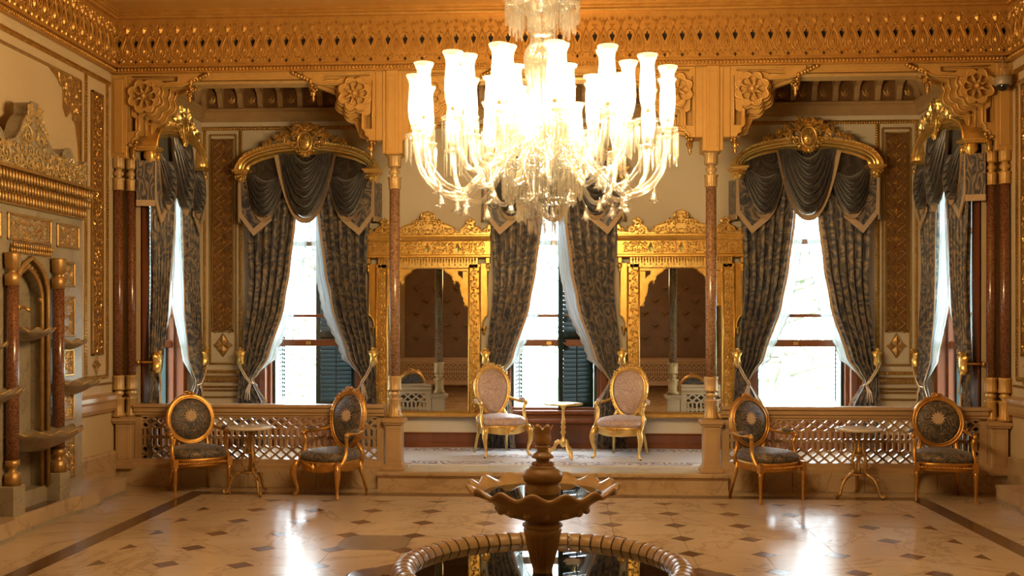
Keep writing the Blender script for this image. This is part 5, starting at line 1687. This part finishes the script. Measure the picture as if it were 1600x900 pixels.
# lower bowl: three rings of prisms one under the other
b = MB()
b.lathe([(.08, 2.72), (.25, 2.735), (.262, 2.725), (.24, 2.715), (.05, 2.70), (.05, 2.52), (.155, 2.51), (.165, 2.50), (.15, 2.49), (.04, 2.48), (.03, 2.41), (.085, 2.40), (.09, 2.39), (.03, 2.38), (.02, 2.33), (.03, 2.31), (.012, 2.29), (.001, 2.285)], 40, (0, 0, 0), True, cut(20, .03))
part(t, 'bottom_bowl', b, CR)
b = MB()
fringe(b, (0, 0), .25, 2.72, 44, .20, 0, .010); fringe(b, (0, 0), .21, 2.70, 36, .22, .05, .010)
part(t, 'bowl_prisms', b, CR, 'stuff')
b = MB()
fringe(b, (0, 0), .155, 2.50, 32, .13, 0, .009); fringe(b, (0, 0), .085, 2.39, 18, .09, 0, .008)
part(t, 'tail_prisms', b, CR, 'stuff')
# one arm with its pan, prisms, socket, shade and bulb; copied round three tiers
def arm_parts(Ro, zpan, z0, dip, sh, r0=.10):
    b = MB()
    P = [(r0, z0), (r0 + .07, z0 + .07), (r0 + .16, z0 + .02), (lerp(r0, Ro, .45), z0 - dip * .6), (lerp(r0, Ro, .62), z0 - dip), (lerp(r0, Ro, .82), z0 - dip * .85), (Ro - .03, lerp(z0 - dip, zpan, .45)), (Ro, zpan - .02)]
    # Catmull-Rom resample, then a twisted rope section
    pts = []
    for i in range(len(P) - 1):
        p0, p1, p2, p3 = P[max(i - 1, 0)], P[i], P[i + 1], P[min(i + 2, len(P) - 1)]
        for s_ in range(5):
            q = s_ / 5
            pts.append(tuple(.5 * (2 * p1[j] + (p2[j] - p0[j]) * q + (2 * p0[j] - 5 * p1[j] + 4 * p2[j] - p3[j]) * q * q + (3 * p1[j] - p0[j] - 3 * p2[j] + p3[j]) * q ** 3) for j in (0, 1)))
    pts.append(P[-1])
    b.tube([(p[0], 0, p[1]) for p in pts], [.0145 + .0035 * (i % 2) for i in range(len(pts))], 7)
    arm = b.mesh('arm', CR)
    b = MB()
    b.lathe([(.012, zpan - .05), (.022, zpan - .035), (.012, zpan - .02), (.06, zpan), (.068, zpan + .012), (.062, zpan + .012), (.012, zpan + .004)], 24, (Ro, 0, 0), True, cut(12, .05))
    b.lathe([(.016, zpan), (.022, zpan + .02), (.016, zpan + .035), (.028, zpan + .05), (.03, zpan + .065), (.012, zpan + .065)], 12, (Ro, 0, 0))
    pan_ = b.mesh('drip_pan', CR)
    b = MB(); fringe(b, (Ro, 0), .062, zpan + .004, 12, .165, 0, .0075); fr = b.mesh('prism_fringe', CR)
    zs = zpan + .06
    b = MB(); b.lathe([(.024, zs), (.034, zs + .02), (.043, zs + .06), (.047, zs + .12), (.044, zs + .20), (.040, zs + .255), (.043, zs + .285), (.056, zs + sh - .012), (.060, zs + sh), (.057, zs + sh)], 24, (Ro, 0, 0), caps=False)
    shade = b.mesh('glass_shade', M['lamp_glass'])
    b = MB(); b.lathe([(.011, zs - .01), (.011, zs + .06), (.014, zs + .065)], 10, (Ro, 0, 0)); cand = b.mesh('candle_tube', M['old_gold'])
    b = MB(); b.lathe([(.001, zs + .065), (.016, zs + .08), (.021, zs + .115), (.014, zs + .155), (.001, zs + .18)], 8, (Ro, 0, 0)); blb = b.mesh('bulb', M['bulb'])
    return arm, pan_, fr, shade, cand, blb
def tier(n, ph, *a, **k):
    ms = arm_parts(*a, **k)
    for i in range(n):
        ang = ph + 2 * PI * i / n
        ar = part(t, 'arm', ms[0], None, rz=ang)
        part(ar, 'drip_pan', ms[1], None); part(ar, 'prism_fringe', ms[2], None, 'stuff')
        part(ar, 'glass_shade', ms[3], None); part(ar, 'candle_tube', ms[4], None); part(ar, 'bulb', ms[5], None)
tier(16, .11, .80, 2.90, 2.78, .24, .325)
tier(11, .35, .55, 2.96, 2.84, .15, .325)
tier(6, 0, .32, 2.93, 2.86, .06, .30, .06)
# small glass bells hanging from the arms and curled glass horns between them
b = MB()
b.lathe([(.001, 0), (.004, -.004), (.004, -.02), (.009, -.026), (.004, -.034), (.012, -.04), (.020, -.06), (.024, -.08), (.036, -.095), (.030, -.094), (.018, -.078), (.001, -.07)], 12, (0, 0, 0), True, lambda a, r_, z: (r_ * (1 + (.18 * math.cos(6 * a) if r_ > .028 else 0)), z))
b.ball((0, 0, -.098), .008, 6, 4, 1, 1, 1.8)
bell_me = b.mesh('glass_bell', CR)
for i in range(14):
    a = .11 + 2 * PI * i / 14
    part(t, 'glass_bell', bell_me, None, loc=(.54 * math.cos(a), .54 * math.sin(a), 2.525))
    if i % 2 == 0: part(t, 'glass_bell', bell_me, None, loc=(.72 * math.cos(a), .72 * math.sin(a), 2.60))
for i in range(10):
    a = .35 + 2 * PI * i / 10
    part(t, 'glass_bell', bell_me, None, loc=(.385 * math.cos(a), .385 * math.sin(a), 2.69))
b = MB()
hp = [(.05 + .14 * q, 0, 2.95 + .28 * math.sin(q * 2.6) - .05 * q) for q in [k / 9 for k in range(10)]]
b.tube(hp, [.016 - .0007 * k for k in range(10)], 6)
horn = b.mesh('glass_horn', CR)
for i in range(8): part(t, 'glass_horn', horn, None, rz=2 * PI * i / 8 + .2)
# ================================================================ GARDEN BEYOND THE WINDOWS
b = MB(); b.box(-40, 13.2, -1.6, 40, 60, -1.5); b.box(-40, -10, -1.6, -5.4, 13.2, -1.5); b.box(5.4, -10, -1.6, 40, 13.2, -1.5)
struct('ground', b, surf('lawn', (.12, .19, .06), (.17, .24, .09), .9, 0, 2))
leaf_m = surf('pale_leaves', (.10, .16, .07), (.18, .25, .12), .6, 0, 3)
bark_m = surf('bark', (.22, .20, .17), (.18, .16, .13), .85, 0, 8)
def tree(label, loc, h, cr, seed, n=900, droop=0.0):
    t = thing('garden_tree', label, 'tree', loc, 0, 'trees in the garden')
    rnd = random.Random(seed)
    b = MB(); tips = []
    b.tube([(0, 0, 0), (.1, .05, h * .3), (0, .1, h * .55), (.1, 0, h * .85)], [.2, .15, .1, .03], 8)
    for k in range(16):
        a = rnd.uniform(0, 2 * PI); z0 = h * rnd.uniform(.3, .8); l = cr * rnd.uniform(.5, 1.0)
        e = (math.cos(a) * l, math.sin(a) * l, z0 + l * rnd.uniform(.1, .6) - droop * l)
        m_ = (e[0] * .5, e[1] * .5, z0 + (e[2] - z0) * .6 + .2)
        b.tube([(0.05, .05, z0), m_, e], [.06, .04, .012], 5); tips += [m_, e]
    part(t, 'trunk', b, bark_m)
    b = MB()
    for k in range(n):
        c = rnd.choice(tips)
        p = Vector((c[0] + rnd.gauss(0, cr * .2), c[1] + rnd.gauss(0, cr * .2), c[2] + rnd.gauss(0, cr * .18)))
        u = Vector((rnd.uniform(-1, 1), rnd.uniform(-1, 1), rnd.uniform(-.6, .6) - droop)).normalized(); v = u.orthogonal().normalized()
        l, w = rnd.uniform(.10, .2), rnd.uniform(.03, .06)
        b.add([tuple(p), tuple(p + u * l * .5 + v * w), tuple(p + u * l), tuple(p + u * l * .5 - v * w)], [(0, 1, 2, 3)])
    part(t, 'foliage', b, leaf_m, 'stuff')
tree('feathery garden tree seen through the right back window', (4.3, 19.5, -1.5), 6.5, 2.2, 4, 1500, .4)
tree('slender garden tree glimpsed through the left back window', (-4.9, 22, -1.5), 6.0, 1.8, 5, 900, .2)
tree('round garden tree beyond the middle window', (1.0, 26, -1.5), 6.5, 2.2, 6, 900, .2)
